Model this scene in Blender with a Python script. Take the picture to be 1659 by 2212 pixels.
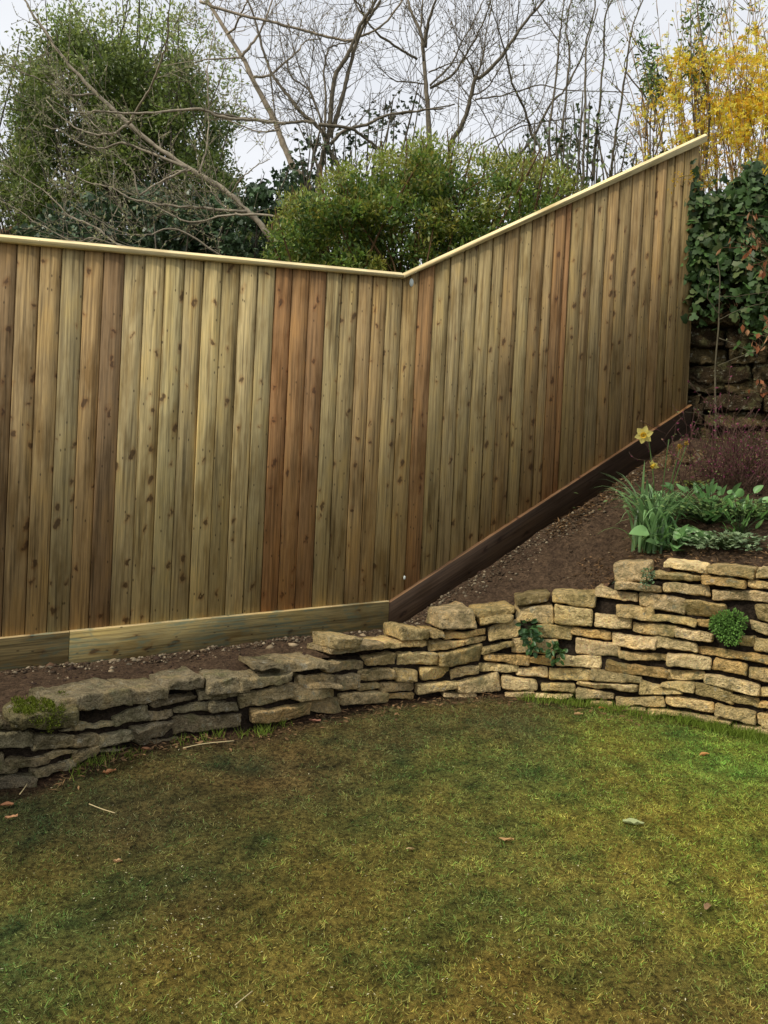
import bpy, math, random
import numpy as np
from mathutils import Vector, Matrix, noise as mnoise
random.seed(7); RNG = np.random.default_rng(7)
C = bpy.context.scene.collection
SC = bpy.context.scene
for o in list(bpy.data.objects): bpy.data.objects.remove(o)

# ------------------------------------------------------------------ camera
CAMZ = 1.35; FOC = 1815.0; CX, CY = 829.5, 1106.0; PITCH = math.radians(0.9); ROLL = math.radians(2.7)
R0 = np.array([1., 0, 0]); U0 = np.array([0, math.sin(PITCH), math.cos(PITCH)]); FW = np.array([0, math.cos(PITCH), -math.sin(PITCH)])
RT = math.cos(ROLL)*R0 + math.sin(ROLL)*U0
UP = -math.sin(ROLL)*R0 + math.cos(ROLL)*U0
CAM = np.array([0, 0, CAMZ])
cam = bpy.data.cameras.new('camera'); cam.sensor_fit = 'HORIZONTAL'; cam.sensor_width = 36; cam.lens = 36*FOC/1659.0
cam.clip_start = 0.05; cam.clip_end = 2000
co = bpy.data.objects.new('camera', cam); C.objects.link(co)
co.matrix_world = Matrix(((RT[0], UP[0], -FW[0], 0), (RT[1], UP[1], -FW[1], 0), (RT[2], UP[2], -FW[2], CAMZ), (0, 0, 0, 1)))
SC.camera = co

# ------------------------------------------------------------------ light
SUN_EL, SUN_AZ = math.radians(44), math.radians(238)    # azimuth clockwise from +Y; sun behind the left shoulder
sdir = Vector((math.sin(SUN_AZ)*math.cos(SUN_EL), math.cos(SUN_AZ)*math.cos(SUN_EL), math.sin(SUN_EL)))
sun = bpy.data.lights.new('sun', 'SUN'); sun.energy = 3.0; sun.angle = math.radians(8); sun.color = (1.0, 0.93, 0.80)
so = bpy.data.objects.new('sun', sun); C.objects.link(so); so.rotation_euler = sdir.to_track_quat('Z', 'Y').to_euler()
W = bpy.data.worlds.new('World'); SC.world = W; W.use_nodes = True
nt = W.node_tree; nt.nodes.clear()
def N(t, tree=None, **k):
    n = (tree or nt).nodes.new(t)
    for a, b in k.items(): setattr(n, a, b)
    return n
wo = N('ShaderNodeOutputWorld'); bg = N('ShaderNodeBackground'); sky = N('ShaderNodeTexSky', sky_type='NISHITA')
sky.sun_disc = False; sky.sun_elevation = SUN_EL; sky.sun_rotation = SUN_AZ
tc = N('ShaderNodeTexCoord'); mp = N('ShaderNodeMapping'); mp.inputs['Scale'].default_value = (1, 1, 2.6)
nz = N('ShaderNodeTexNoise'); nz.inputs['Scale'].default_value = 1.7; nz.inputs['Detail'].default_value = 6
cr = N('ShaderNodeValToRGB'); e = cr.color_ramp.elements
e[0].position = .3; e[0].color = (7.3, 7.6, 8.2, 1); e[1].position = .68; e[1].color = (9.2, 9.35, 9.6, 1)
mx = N('ShaderNodeMix', data_type='RGBA'); mx.inputs[0].default_value = .90
L = nt.links.new
L(tc.outputs['Generated'], mp.inputs[0]); L(mp.outputs[0], nz.inputs['Vector']); L(nz.outputs['Fac'], cr.inputs[0])
L(sky.outputs[0], mx.inputs[6]); L(cr.outputs[0], mx.inputs[7]); L(mx.outputs[2], bg.inputs[0]); L(bg.outputs[0], wo.inputs[0])
bg.inputs[1].default_value = 0.115
SC.view_settings.view_transform = 'Standard'; SC.view_settings.look = 'None'; SC.view_settings.gamma = 1
SC.view_settings.exposure = -0.06
SC.cycles.max_bounces = 6; SC.cycles.transparent_max_bounces = 6

# ------------------------------------------------------------------ helpers
def ray(u, v):
    d = FW + (u-CX)/FOC*RT - (v-CY)/FOC*UP
    return d/d[1]
def P(u, v, y): return CAM + ray(u, v)*y
def lawn_z(y): return .1*y
def onlawn(u, v):
    d = ray(u, v); t = CAMZ/(.1 - d[2]); return CAM + d*t
def onplane(u, v, A, B):
    d = ray(u, v); n = np.array([-(B[1]-A[1]), B[0]-A[0]])
    t = (n[0]*A[0]+n[1]*A[1])/(n[0]*d[0]+n[1]*d[1]); return CAM + d*t
def proj(p):
    q = np.asarray(p) - CAM; z = q@FW
    return CX + FOC*(q@RT)/z, CY - FOC*(q@UP)/z
def lin(*c):
    c = np.array(c, float)/255.; return np.where(c <= .04045, c/12.92, ((c+.055)/1.055)**2.4)
def inpoly(x, y, poly):
    ins = np.zeros(np.shape(x), bool); n = len(poly); j = n-1
    for i in range(n):
        xi, yi = poly[i]; xj, yj = poly[j]
        cnd = ((yi > y) != (yj > y)) & (x < (xj-xi)*(y-yi)/((yj-yi) or 1e-9)+xi); ins ^= cnd; j = i
    return ins
_lat = np.random.default_rng(3).random((8, 256, 256))
def vn(x, y, s, k=0):
    x = np.asarray(x)*s+100.3; y = np.asarray(y)*s+77.7
    i = np.floor(x).astype(int); j = np.floor(y).astype(int); a = x-i; b = y-j
    a = a*a*(3-2*a); b = b*b*(3-2*b); g = _lat[k % 8]
    f = lambda p, q: g[p % 256, q % 256]
    return (f(i, j)*(1-a)+f(i+1, j)*a)*(1-b)+(f(i, j+1)*(1-a)+f(i+1, j+1)*a)*b
def fbm(x, y, s, k=0): return (vn(x, y, s, k)+.5*vn(x, y, s*2.1, k+1)+.25*vn(x, y, s*4.3, k+2))/1.75

def mkmesh(name, V, flat, sizes, col=None, gc=None, smooth=False):
    me = bpy.data.meshes.new(name); V = np.asarray(V, np.float32)
    me.vertices.add(len(V)); me.vertices.foreach_set('co', V.ravel())
    flat = np.asarray(flat, np.int32); sizes = np.asarray(sizes, np.int32)
    me.loops.add(len(flat)); me.loops.foreach_set('vertex_index', flat)
    me.polygons.add(len(sizes)); st = np.concatenate([[0], np.cumsum(sizes)[:-1]]).astype(np.int32)
    me.polygons.foreach_set('loop_start', st); me.polygons.foreach_set('loop_total', sizes)
    if smooth: me.polygons.foreach_set('use_smooth', np.ones(len(sizes), bool))
    me.update(calc_edges=True)
    if col is not None:
        a = me.attributes.new('col', 'FLOAT_COLOR', 'POINT')
        c = np.ones((len(V), 4), np.float32); c[:, :3] = col; a.data.foreach_set('color', c.ravel())
    if gc is not None:
        a = me.attributes.new('gc', 'FLOAT_VECTOR', 'POINT'); a.data.foreach_set('vector', np.asarray(gc, np.float32).ravel())
    return me
class MB:
    """collects pieces with vertex colours and grain coordinates"""
    def __init__(s): s.V = []; s.F = []; s.Z = []; s.K = []; s.G = []; s.n = 0
    def add(s, V, F, col=(1, 1, 1), gc=None):
        V = np.asarray(V, float); s.V.append(V)
        for f in F: s.F.extend([i+s.n for i in f]); s.Z.append(len(f))
        s.K.append(np.broadcast_to(np.asarray(col, float), (len(V), 3)))
        s.G.append(V if gc is None else np.asarray(gc, float)); s.n += len(V)
    def addnp(s, V, flat, sizes, col):
        s.V.append(V); s.F.extend((flat+s.n).tolist()); s.Z.extend(sizes.tolist()); s.K.append(np.broadcast_to(col, (len(V), 3))); s.G.append(V); s.n += len(V)
    def build(s, name, mat, parent=None, smooth=False):
        me = mkmesh(name, np.concatenate(s.V), s.F, s.Z, np.concatenate(s.K), np.concatenate(s.G), smooth)
        return link(name, me, mat, parent)
def link(name, me, mat, parent=None):
    me.materials.append(mat); o = bpy.data.objects.new(name, me); C.objects.link(o)
    if parent:
        o.parent = parent; o.matrix_parent_inverse = Matrix.Translation(parent.location).inverted()
    return o
def thing(name, label, cat, loc=(0, 0, 0), group=None):
    o = bpy.data.objects.new(name, None); C.objects.link(o); o.location = loc; o.empty_display_size = .1
    return tag(o, label, cat, group)
def tag(o, label, cat, group=None):
    o['label'] = label; o['category'] = cat
    if group: o['group'] = group
    return o

def tube(mb, pts, rad, col, k=6):
    pts = np.asarray(pts, float); n = len(pts); rad = np.broadcast_to(rad, (n,))
    t = np.gradient(pts, axis=0); t /= np.linalg.norm(t, axis=1)[:, None]+1e-9
    a = np.cross(t, [.31, .85, .42]); a /= np.linalg.norm(a, axis=1)[:, None]+1e-9; b = np.cross(t, a)
    an = np.arange(k)*2*math.pi/k
    V = (pts[:, None]+rad[:, None, None]*(np.cos(an)[None, :, None]*a[:, None]+np.sin(an)[None, :, None]*b[:, None])).reshape(-1, 3)
    i = np.arange(n-1)[:, None]*k; j = np.arange(k)[None]; j2 = (j+1) % k
    F = np.stack([i+j, i+j2, i+k+j2, i+k+j], -1).reshape(-1)
    sz = np.full((n-1)*k, 4)
    F = np.concatenate([F, np.arange(k)[::-1], np.arange(k)+(n-1)*k]); sz = np.concatenate([sz, [k, k]])
    mb.addnp(V, F, sz, col)
def smoothpoly(pts, m=5):
    pts = np.asarray(pts, float)
    if len(pts) < 3: return np.array([pts[0]*(1-t)+pts[-1]*t for t in np.linspace(0, 1, m+1)])
    q = np.vstack([2*pts[0]-pts[1], pts, 2*pts[-1]-pts[-2]]); out = []
    for i in range(1, len(q)-2):
        for t in np.arange(m)/m:
            out.append(.5*((2*q[i])+(-q[i-1]+q[i+1])*t+(2*q[i-1]-5*q[i]+4*q[i+1]-q[i+2])*t*t+(-q[i-1]+3*q[i]-3*q[i+1]+q[i+2])*t**3))
    out.append(pts[-1]); return np.array(out)
def unit(v): return v/(np.linalg.norm(v, axis=-1, keepdims=True)+1e-9)
# leaf templates: (side, along, up) coordinates
T_DIA = (np.array([[0, 0, 0], [-.5, .45, .12], [0, 1, -.05], [.5, .45, .12]]), [[0, 3, 2, 1]], )
T_FOLD = (np.array([[0, 0, 0], [-.5, .42, .16], [-.3, .75, .1], [0, 1, -.08], [.3, .75, .1], [.5, .42, .16], [0, .45, 0]]),
          [[0, 6, 1], [1, 6, 3, 2], [0, 5, 6], [6, 5, 4, 3]])
T_BLADE = (np.array([[-.5, 0, 0], [.5, 0, 0], [.4, .55, .10], [-.4, .55, .10], [0, 1, -.05]]), [[0, 1, 2, 3], [3, 2, 4]])
T_IVY = (np.array([[0, 0, 0], [-.38, -.12, .03], [-.55, .25, .0], [-.28, .42, .05], [-.33, .72, 0], [0, 1.0, -.06], [.33, .72, 0], [.28, .42, .05], [.55, .25, 0], [.38, -.12, .03], [0, .35, .06]]),
         [[10, i, i+1] for i in range(1, 9)]+[[10, 0, 1], [10, 9, 0]])
T_PETALS = None
def leaves(Pn, D, Nn, Ln, Wn, col, T=T_FOLD):
    Tv, Tf = T; Pn = np.asarray(Pn, float); n = len(Pn); D = unit(np.asarray(D, float)); S = unit(np.cross(D, Nn)); U = np.cross(S, D)
    Ln = np.broadcast_to(Ln, (n,)); Wn = np.broadcast_to(Wn, (n,))
    V = Pn[:, None]+S[:, None]*(Tv[None, :, 0:1]*Wn[:, None, None])+D[:, None]*(Tv[None, :, 1:2]*Ln[:, None, None])+U[:, None]*(Tv[None, :, 2:3]*Wn[:, None, None])
    k = len(Tv); f1 = np.concatenate([np.array(f) for f in Tf]); z1 = np.array([len(f) for f in Tf])
    flat = (f1[None]+np.arange(n)[:, None]*k).ravel(); sz = np.tile(z1, n)
    cc = np.repeat(np.broadcast_to(col, (n, 3)), k, axis=0)
    return V.reshape(-1, 3), flat, sz, cc
def leafobj(name, mat, parent, *a, **k):
    V, f, z, c = leaves(*a, **k); return link(name, mkmesh(name, V, f, z, c), mat, parent)
def randdir(n, up=0.): 
    v = RNG.normal(size=(n, 3)); v = unit(v); v[:, 2] += up; return unit(v)

# ------------------------------------------------------------------ materials
def newmat(name):
    m = bpy.data.materials.new(name); m.use_nodes = True; t = m.node_tree; t.nodes.clear()
    o = N('ShaderNodeOutputMaterial', t); b = N('ShaderNodeBsdfPrincipled', t); t.links.new(b.outputs[0], o.inputs[0])
    return m, t, b, o
def mathn(t, op, a, b=None, c=None):
    n = N('ShaderNodeMath', t, operation=op)
    for i, x in enumerate((a, b, c)):
        if x is None: continue
        if isinstance(x, (int, float)): n.inputs[i].default_value = x
        else: t.links.new(x, n.inputs[i])
    return n.outputs[0]
def ramp(t, src, stops):
    n = N('ShaderNodeValToRGB', t); el = n.color_ramp.elements
    while len(el) < len(stops): el.new(.5)
    for q, (p, c) in zip(el, stops):
        q.position = p; q.color = (c, c, c, 1) if isinstance(c, (int, float)) else (*c, 1)
    t.links.new(src, n.inputs[0]); return n.outputs[0]
def noise(t, vec, scale, detail=4, rough=.55, dist=0.):
    n = N('ShaderNodeTexNoise', t); n.inputs['Scale'].default_value = scale; n.inputs['Detail'].default_value = detail
    n.inputs['Roughness'].default_value = rough; n.inputs['Distortion'].default_value = dist
    if vec is not None: t.links.new(vec, n.inputs['Vector'])
    return n.outputs['Fac']
def mapping(t, vec, sc):
    n = N('ShaderNodeMapping', t); n.inputs['Scale'].default_value = sc; t.links.new(vec, n.inputs[0]); return n.outputs[0]
def mixc(t, fac, a, b, mode='MIX'):
    n = N('ShaderNodeMix', t, data_type='RGBA', blend_type=mode)
    for s, x in ((0, fac), (6, a), (7, b)):
        if isinstance(x, (int, float)): n.inputs[s].default_value = x
        elif isinstance(x, (tuple, list, np.ndarray)): n.inputs[s].default_value = (*x, 1) if len(x) == 3 else x
        else: t.links.new(x, n.inputs[s])
    return n.outputs[2]
def bump(t, b, h, s, d=.01):
    n = N('ShaderNodeBump', t); n.inputs['Strength'].default_value = s; n.inputs['Distance'].default_value = d
    t.links.new(h, n.inputs['Height']); t.links.new(n.outputs[0], b.inputs['Normal'])
def attr(t, name): return N('ShaderNodeAttribute', t, attribute_name=name)
def objpos(t): return N('ShaderNodeTexCoord', t).outputs['Object']

def wood(name, knots=True, rough=.75, stain=None, kd=(.055, .03, .014), grain=1.):
    m, t, b, o = newmat(name); g = attr(t, 'gc').outputs['Vector']; c = attr(t, 'col').outputs['Color']
    gr = noise(t, mapping(t, g, (42, .9, 1)), 2.2, 5, .62, .25)
    fine = noise(t, mapping(t, g, (200, 3.5, 1)), 2.0, 3, .6)
    bl = noise(t, mapping(t, g, (7, 1.6, 1)), 1.6, 4, .6)
    col = mixc(t, 1., c, ramp(t, gr, [(.32, 1-.55*grain), (.5, 1.), (.68, 1+.3*grain)]), 'MULTIPLY')
    col = mixc(t, 1., col, ramp(t, fine, [(.32, .74), (.68, 1.18)]), 'MULTIPLY')
    col = mixc(t, 1., col, ramp(t, bl, [(.34, (.66, .60, .50)), (.5, (1, 1, 1)), (.66, (1.14, 1.08, .92))]), 'MULTIPLY')
    # weather-darkened streaks and long pale streaks
    st = noise(t, mapping(t, g, (26, .45, 1)), 1.7, 2, .5)
    col = mixc(t, ramp(t, st, [(.60, 0.), (.68, .5)]), col, mixc(t, 1., col, (.62, .55, .48), 'MULTIPLY'))
    col = mixc(t, ramp(t, st, [(.26, .55), (.36, 0.)]), col, mixc(t, 1., col, (1.35, 1.36, 1.3), 'MULTIPLY'))
    if knots:
        vd = N('ShaderNodeTexVoronoi', t, voronoi_dimensions='2D', feature='F1'); vd.inputs['Scale'].default_value = 1
        wob = noise(t, mapping(t, g, (14, 10, 1)), 2., 2)
        sep = N('ShaderNodeSeparateXYZ', t); t.links.new(g, sep.inputs[0])
        cmb = N('ShaderNodeCombineXYZ', t)
        t.links.new(mathn(t, 'MULTIPLY_ADD', wob, .7, mathn(t, 'MULTIPLY', sep.outputs[0], 14.)), cmb.inputs[0])
        t.links.new(mathn(t, 'MULTIPLY_ADD', wob, .7, mathn(t, 'MULTIPLY', sep.outputs[1], 9.)), cmb.inputs[1])
        t.links.new(cmb.outputs[0], vd.inputs['Vector'])
        sc = N('ShaderNodeSeparateColor', t); t.links.new(vd.outputs['Color'], sc.inputs[0])
        size = mathn(t, 'MULTIPLY', mathn(t, 'MAXIMUM', mathn(t, 'SUBTRACT', sc.outputs[0], .58), 0.), .36)
        k = mathn(t, 'SUBTRACT', vd.outputs['Distance'], size)
        core = ramp(t, mathn(t, 'ADD', k, .5), [(.47, 1.), (.54, 0.)])
        halo = ramp(t, mathn(t, 'ADD', k, .5), [(.50, .55), (.68, 0.)])
        on = mathn(t, 'GREATER_THAN', sc.outputs[0], .67)
        col = mixc(t, mathn(t, 'MULTIPLY', halo, on), col, mixc(t, 1., col, (.72, .50, .36), 'MULTIPLY'))
        col = mixc(t, mathn(t, 'MULTIPLY', mathn(t, 'MULTIPLY', core, on), .74), col, kd)
        # pin holes and nail spots
        v2 = N('ShaderNodeTexVoronoi', t, voronoi_dimensions='2D'); v2.inputs['Scale'].default_value = 1
        t.links.new(mapping(t, g, (34, 16, 1)), v2.inputs['Vector'])
        s2 = N('ShaderNodeSeparateColor', t); t.links.new(v2.outputs['Color'], s2.inputs[0])
        dots = mathn(t, 'MULTIPLY', ramp(t, v2.outputs['Distance'], [(.07, 1.), (.13, 0.)]), mathn(t, 'GREATER_THAN', s2.outputs[1], .88))
        col = mixc(t, mathn(t, 'MULTIPLY', dots, .75), col, (.05, .03, .015))
    if stain is not None:
        sn = noise(t, mapping(t, g, (5, 2.2, 1)), 1.9, 4, .6, 2.2)
        wv = N('ShaderNodeTexWave', t); wv.inputs['Scale'].default_value = 9; wv.inputs['Distortion'].default_value = 14; wv.inputs['Detail'].default_value = 2
        wv.inputs['Detail Scale'].default_value = .6
        t.links.new(mapping(t, g, (1.8, .45, 1)), wv.inputs['Vector'])
        col = mixc(t, mathn(t, 'MULTIPLY', ramp(t, sn, [(.46, 0.), (.58, .62)]), ramp(t, wv.outputs['Fac'], [(.3, .25), (.7, 1.)])), col, stain)
    t.links.new(col, b.inputs['Base Color']); b.inputs['Roughness'].default_value = rough; b.inputs['Specular IOR Level'].default_value = .25
    bump(t, b, mathn(t, 'ADD', gr, mathn(t, 'MULTIPLY', fine, .6)), .35, .003)
    return m
M_WOOD = wood('fence_wood'); M_CAP = wood('new_pine', knots=False, grain=.45)
M_GRAV = wood('treated_board', stain=(.13, .185, .13)); M_WET = wood('wet_board', rough=.6, kd=(.01, .007, .005))

def vcmat(name, rough=.6, trans=.0, spec=.3, nscale=0., namp=.3, bumps=0.):
    m, t, b, o = newmat(name); c = attr(t, 'col').outputs['Color']
    if nscale:
        nn = noise(t, objpos(t), nscale, 4, .6)
        c = mixc(t, 1., c, ramp(t, nn, [(.3, 1-namp), (.7, 1+namp)]), 'MULTIPLY')
        if bumps: bump(t, b, nn, bumps, .01)
    t.links.new(c, b.inputs['Base Color']); b.inputs['Roughness'].default_value = rough; b.inputs['Specular IOR Level'].default_value = spec
    if trans:
        tr = N('ShaderNodeBsdfTranslucent', t); t.links.new(c, tr.inputs[0]); ms = N('ShaderNodeMixShader', t); ms.inputs[0].default_value = trans
        t.links.new(b.outputs[0], ms.inputs[1]); t.links.new(tr.outputs[0], ms.inputs[2]); t.links.new(ms.outputs[0], o.inputs[0])
    return m
M_LEAF = vcmat('leaf', .4, .42, .5); M_MATT = vcmat('matt_leaf', .75, .25, .15); M_PETAL = vcmat('petal', .6, .5, .2)
M_GLOSS = vcmat('glossy_leaf', .42, .12, .45); M_GRASS = vcmat('grass_blade', .6, .3, .2)
M_BARK = vcmat('bark', .85, 0, .15, 22., .35, .5); M_PLAIN = vcmat('plain', .7, 0, .2)

def stonemat(name):
    m, t, b, o = newmat(name); p = objpos(t); c = attr(t, 'col').outputs['Color']
    n1 = noise(t, p, 9., 6, .68); n2 = noise(t, p, 55., 5, .7); n3 = noise(t, p, 24., 5, .7, .5); n4 = noise(t, p, 170., 3, .6)
    c = mixc(t, 1., c, ramp(t, n1, [(.36, (.56, .57, .52)), (.5, (1, 1, 1)), (.64, (1.25, 1.16, .98))]), 'MULTIPLY')
    c = mixc(t, 1., c, ramp(t, n2, [(.36, .66), (.5, 1.), (.64, 1.16)]), 'MULTIPLY')
    c = mixc(t, 1., c, ramp(t, n4, [(.36, .8), (.62, 1.1)]), 'MULTIPLY')
    c = mixc(t, ramp(t, n3, [(.58, 0.), (.66, .6)]), c, (.09, .075, .045))
    c = mixc(t, ramp(t, noise(t, p, 30., 5, .7), [(.585, 0.), (.65, .6)]), c, (.62, .58, .44))
    c = mixc(t, ramp(t, noise(t, p, 7.5, 5, .7), [(.53, 0.), (.64, .5)]), c, (.23, .23, .09))
    t.links.new(c, b.inputs['Base Color']); b.inputs['Roughness'].default_value = .95; b.inputs['Specular IOR Level'].default_value = .08
    h = mathn(t, 'ADD', mathn(t, 'MULTIPLY', n3, 1.5), mathn(t, 'ADD', n2, mathn(t, 'MULTIPLY', n4, .5)))
    bump(t, b, h, 1., .045); return m
M_STONE = stonemat('limestone')
def soilmat(name, a, bcol, dots=.6):
    m, t, b, o = newmat(name); p = objpos(t)
    n1 = noise(t, p, 7., 6, .7); n2 = noise(t, p, 90., 5, .75); n3 = noise(t, p, 38., 5, .7)
    c = mixc(t, ramp(t, n1, [(.35, 0.), (.65, 1.)]), a, bcol)
    c = mixc(t, 1., c, ramp(t, n3, [(.35, .5), (.65, 1.35)]), 'MULTIPLY')
    c = mixc(t, 1., c, ramp(t, n2, [(.35, .55), (.65, 1.3)]), 'MULTIPLY')
    c = mixc(t, ramp(t, noise(t, p, 130., 2, .6), [(.68, 0.), (.74, dots)]), c, (.22, .17, .12))
    t.links.new(c, b.inputs['Base Color']); b.inputs['Roughness'].default_value = .95; b.inputs['Specular IOR Level'].default_value = .1
    bump(t, b, mathn(t, 'ADD', n3, mathn(t, 'MULTIPLY', n2, .6)), 1., .025); return m
M_SOIL = soilmat('garden_soil', (.132, .085, .050), (.088, .056, .035)); M_EARTH = soilmat('wall_earth', (.05, .036, .024), (.03, .022, .015), .3)
M_FIELD = soilmat('rough_ground', (.05, .06, .02), (.03, .04, .015), .1)

# ------------------------------------------------------------------ fence plan
A2 = P(0, 1100, 3.65)[:2]; C2 = P(852, 950, 4.50)[:2]; B2 = P(1490, 600, 5.47)[:2]
dL = unit(C2-A2); dR = unit(B2-C2); nL = np.array([dL[1], -dL[0]]); nR = np.array([dR[1], -dR[0]])
LL = np.linalg.norm(C2-A2)
def fs_left(u, v): p = onplane(u, v, A2, C2); return (p[:2]-C2)@dL, p[2]
def fs_right(u, v): p = onplane(u, v, C2, B2); return (p[:2]-C2)@dR, p[2]
def line(f, p, q):
    (s0, z0), (s1, z1) = f(*p), f(*q)
    return lambda s: z0+(z1-z0)*(s-s0)/(s1-s0)
Ltop = line(fs_left, (0, 508), (868, 591)); Lcapb = line(fs_left, (0, 526), (868, 603))
Lgt = line(fs_left, (0, 1376), (838, 1297)); Lgb = line(fs_left, (0, 1452), (848, 1354))
Rtop = line(fs_right, (868, 591), (1505, 297)); Rcapb = line(fs_right, (868, 603), (1505, 316))
Rgt = line(fs_right, (838, 1297), (1475, 882)); Rgb = line(fs_right, (848, 1354), (1475, 943))
def fp(s, n, z, side):
    d, nn = (dL, nL) if side < 0 else (dR, nR)
    q = C2+d*s+nn*n; return [q[0], q[1], z]
TONES = dict(b=(122, 102, 68), e=(112, 94, 62), d=(98, 79, 54), p=(146, 131, 92), g=(124, 110, 76), o=(116, 102, 70), r=(118, 86, 54), k=(108, 80, 51))
SR = fs_right(1493, 600)[0]
leftE = [(-14, 'd'), (38, 'b'), (88, 'b'), (135, 'g'), (183, 'b'), (225, 'd'), (270, 'p'), (314, 'p'), (357, 'p'), (399, 'g'), (440, 'p'), (480, 'g'), (518, 'p'), (557, 'g'),
         (595, 'r'), (631, 'r'), (668, 'k'), (705, 'g'), (738, 'o'), (774, 'b'), (805, 'b'), (835, 'o')]
rightE = [(870, 'b'), (904, 'k'), (938, 'o'), (972, 'g'), (1002, 'o'), (1032, 'g'), (1064, 'o'), (1089, 'e'), (1122, 'g'), (1149, 'e'), (1178, 'b'), (1197, 'k'), (1222, 'r'), (1234, 'e'),
          (1262, 'e'), (1284, 'o'), (1312, 'b'), (1337, 'e'), (1364, 'b'), (1392, 'e'), (1417, 'b'), (1440, 'e'), (1457, 'b'), (1477, 'e')]
fence = thing('fence', 'tall new brown timber closeboard fence, dipping at the middle and climbing the bank', 'fence', tuple(P(848, 1354, 4.5)))
def boards(edges, side, ztop, zbot, name):
    mb = MB()
    for i in range(len(edges)-1):
        s0, tn = edges[i]; s1 = edges[i+1][0]
        base = (lin(*TONES[tn])*.8+lin(114, 97, 65)*.2)*1.95*RNG.uniform(.92, 1.08)*np.array([1+RNG.normal()*.02, 1, 1+RNG.normal()*.03])
        w = s1-s0+.012; th = RNG.uniform(.015, .019); t2 = RNG.uniform(.009, .012); j = RNG.uniform(-.001, .001)
        bev = .0025; gp = RNG.uniform(.0145, .017)
        prof = [(s0, .002), (s0, th-bev*.6+j), (s0+bev, th+j), (s0+w*.5, (th+t2)/2+j+.0012), (s0+w-gp, t2+j), (s0+w-gp+.0008, .0012), (s0+w, .001), (s0+w, .0)]
        V = []; G = []
        off = RNG.uniform(0, 60); o2 = RNG.uniform(0, 60)
        for zf in (0, 1):
            for (s, n) in prof:
                z = (zbot(s)+.001 if zf == 0 else ztop(s)-.003)
                V.append(fp(s, n, z, side)); G.append(((s-s0)+off, z+o2, n))
        k = len(prof)
        F = [[q, (q+1) % k, (q+1) % k+k, q+k] for q in range(k)]+[list(range(k))[::-1], [q+k for q in range(k)]]
        mb.add(V, F, base, G)
    return mb.build(name, M_WOOD, fence)
eL = [(fs_left(u, 520+u*.1)[0], t) for u, t in leftE]
s = eL[0][0]; pre = []
while s > -5.2: s -= .098; pre.append((s, random.choice('bgdoe')))
eL = pre[::-1]+eL+[(0., 'o')]
eR = [(fs_right(u, 600-(u-868)*.45)[0], t) for u, t in rightE]; eR[0] = (0.001, 'b'); eR.append((SR, 'b'))
boards(eL, -1, lambda s: Lcapb(s)+.01, Lgt, 'board_panel'); boards(eR, 1, lambda s: Rcapb(s)+.01, Rgt, 'board_panel')
def rail(name, prof_top, z0, z1, s0, s1, side, col, mat, n0, n1, bev, topcol=None, ss=0):
    """long timber between two height lines; bev = sloped top chamfer"""
    mb = MB(); V = []; G = []; off = RNG.uniform(0, 50)
    for k, s in enumerate((s0, s1)):
        zb, zt = z0(s), z1(s); sh = ss*(1 if k else 0)
        for (n, z) in ((n0, zb), (n1, zb), (n1, zt-bev), (n1-bev*1.3, zt), (n0, zt)):
            V.append(fp(s, n, z, side)); G.append((z-z0(s)+off, s, n))
    if topcol is None: topcol = col
    V = np.array(V); G = np.array(G); mb.add(V, [[q, (q+1) % 5, (q+1) % 5+5, q+5] for q in (0, 1, 4)]+[[4, 3, 2, 1, 0], [5, 6, 7, 8, 9]], col, G)
    tv = [2, 3, 4, 7, 8, 9]; mb.add(V[tv], [[0, 1, 4, 3], [1, 2, 5, 4]], topcol, G[tv]); o = mb.build(name, mat, fence); return o
capc = lin(182, 167, 126)*1.6
rail('capping_rail', 0, Lcapb, Ltop, -5.2, -.012, -1, capc*.92, M_CAP, -.02, .040, .017, capc*1.15)  # front toned down, chamfer brightened: sky light painted into the wood colour
rail('capping_rail', 0, Rcapb, Rtop, -.010, SR+.035, 1, capc*.95, M_CAP, -.02, .042, .017, capc*1.18)  # chamfer again carries painted sky light, paler than the front
sj = fs_left(147, 1400)[0]
rail('gravel_board', 0, lambda s: Lgb(s)-.05, lambda s: Lgt(s)+.002, -5.2, sj-.001, -1, lin(112, 98, 64)*1.9, M_GRAV, -.005, .036, .004, lin(165, 145, 104)*1.25)
rail('gravel_board', 0, lambda s: Lgb(s)-.05, lambda s: Lgt(s)+.004, sj+.001, -.005, -1, lin(116, 104, 68)*1.95, M_GRAV, -.005, .038, .004, lin(165, 145, 104)*1.25)
gw = rail('gravel_board', 0, lambda s: Rgb(s)-.09, lambda s: Rgt(s)+.002, -.004, SR+.03, 1, (.060, .038, .024), M_WET, -.005, .036, .006, lin(112, 84, 58)*1.1)
gw['label'] = 'dark wet gravel board'
tp = MB(); topc = lin(168, 128, 84)*1.3
for f, a, b, sd, c in ((Lgt, -5.2, -.01, -1, lin(190, 165, 115)*1.3), (Rgt, 0., SR+.02, 1, topc)):
    pass
# support posts behind
for s, sd, f in ((-1.9, -1, Ltop), (0., 1, Ltop), (SR-.06, 1, Rtop), (-3.8, -1, Ltop)):
    mb = MB(); V = [fp(s+a, n, z, sd) for z in (.3, f(s)-.06) for (a, n) in ((0, -.10), (.09, -.10), (.09, -.006), (0, -.006))]
    mb.add(V, [[0, 1, 2, 3], [7, 6, 5, 4]]+[[q, q+4, (q+1) % 4+4, (q+1) % 4] for q in range(4)], lin(115, 98, 64)*2, [(v[0]*3, v[2], 0) for v in V]); mb.build('post', M_WOOD, fence)
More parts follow.
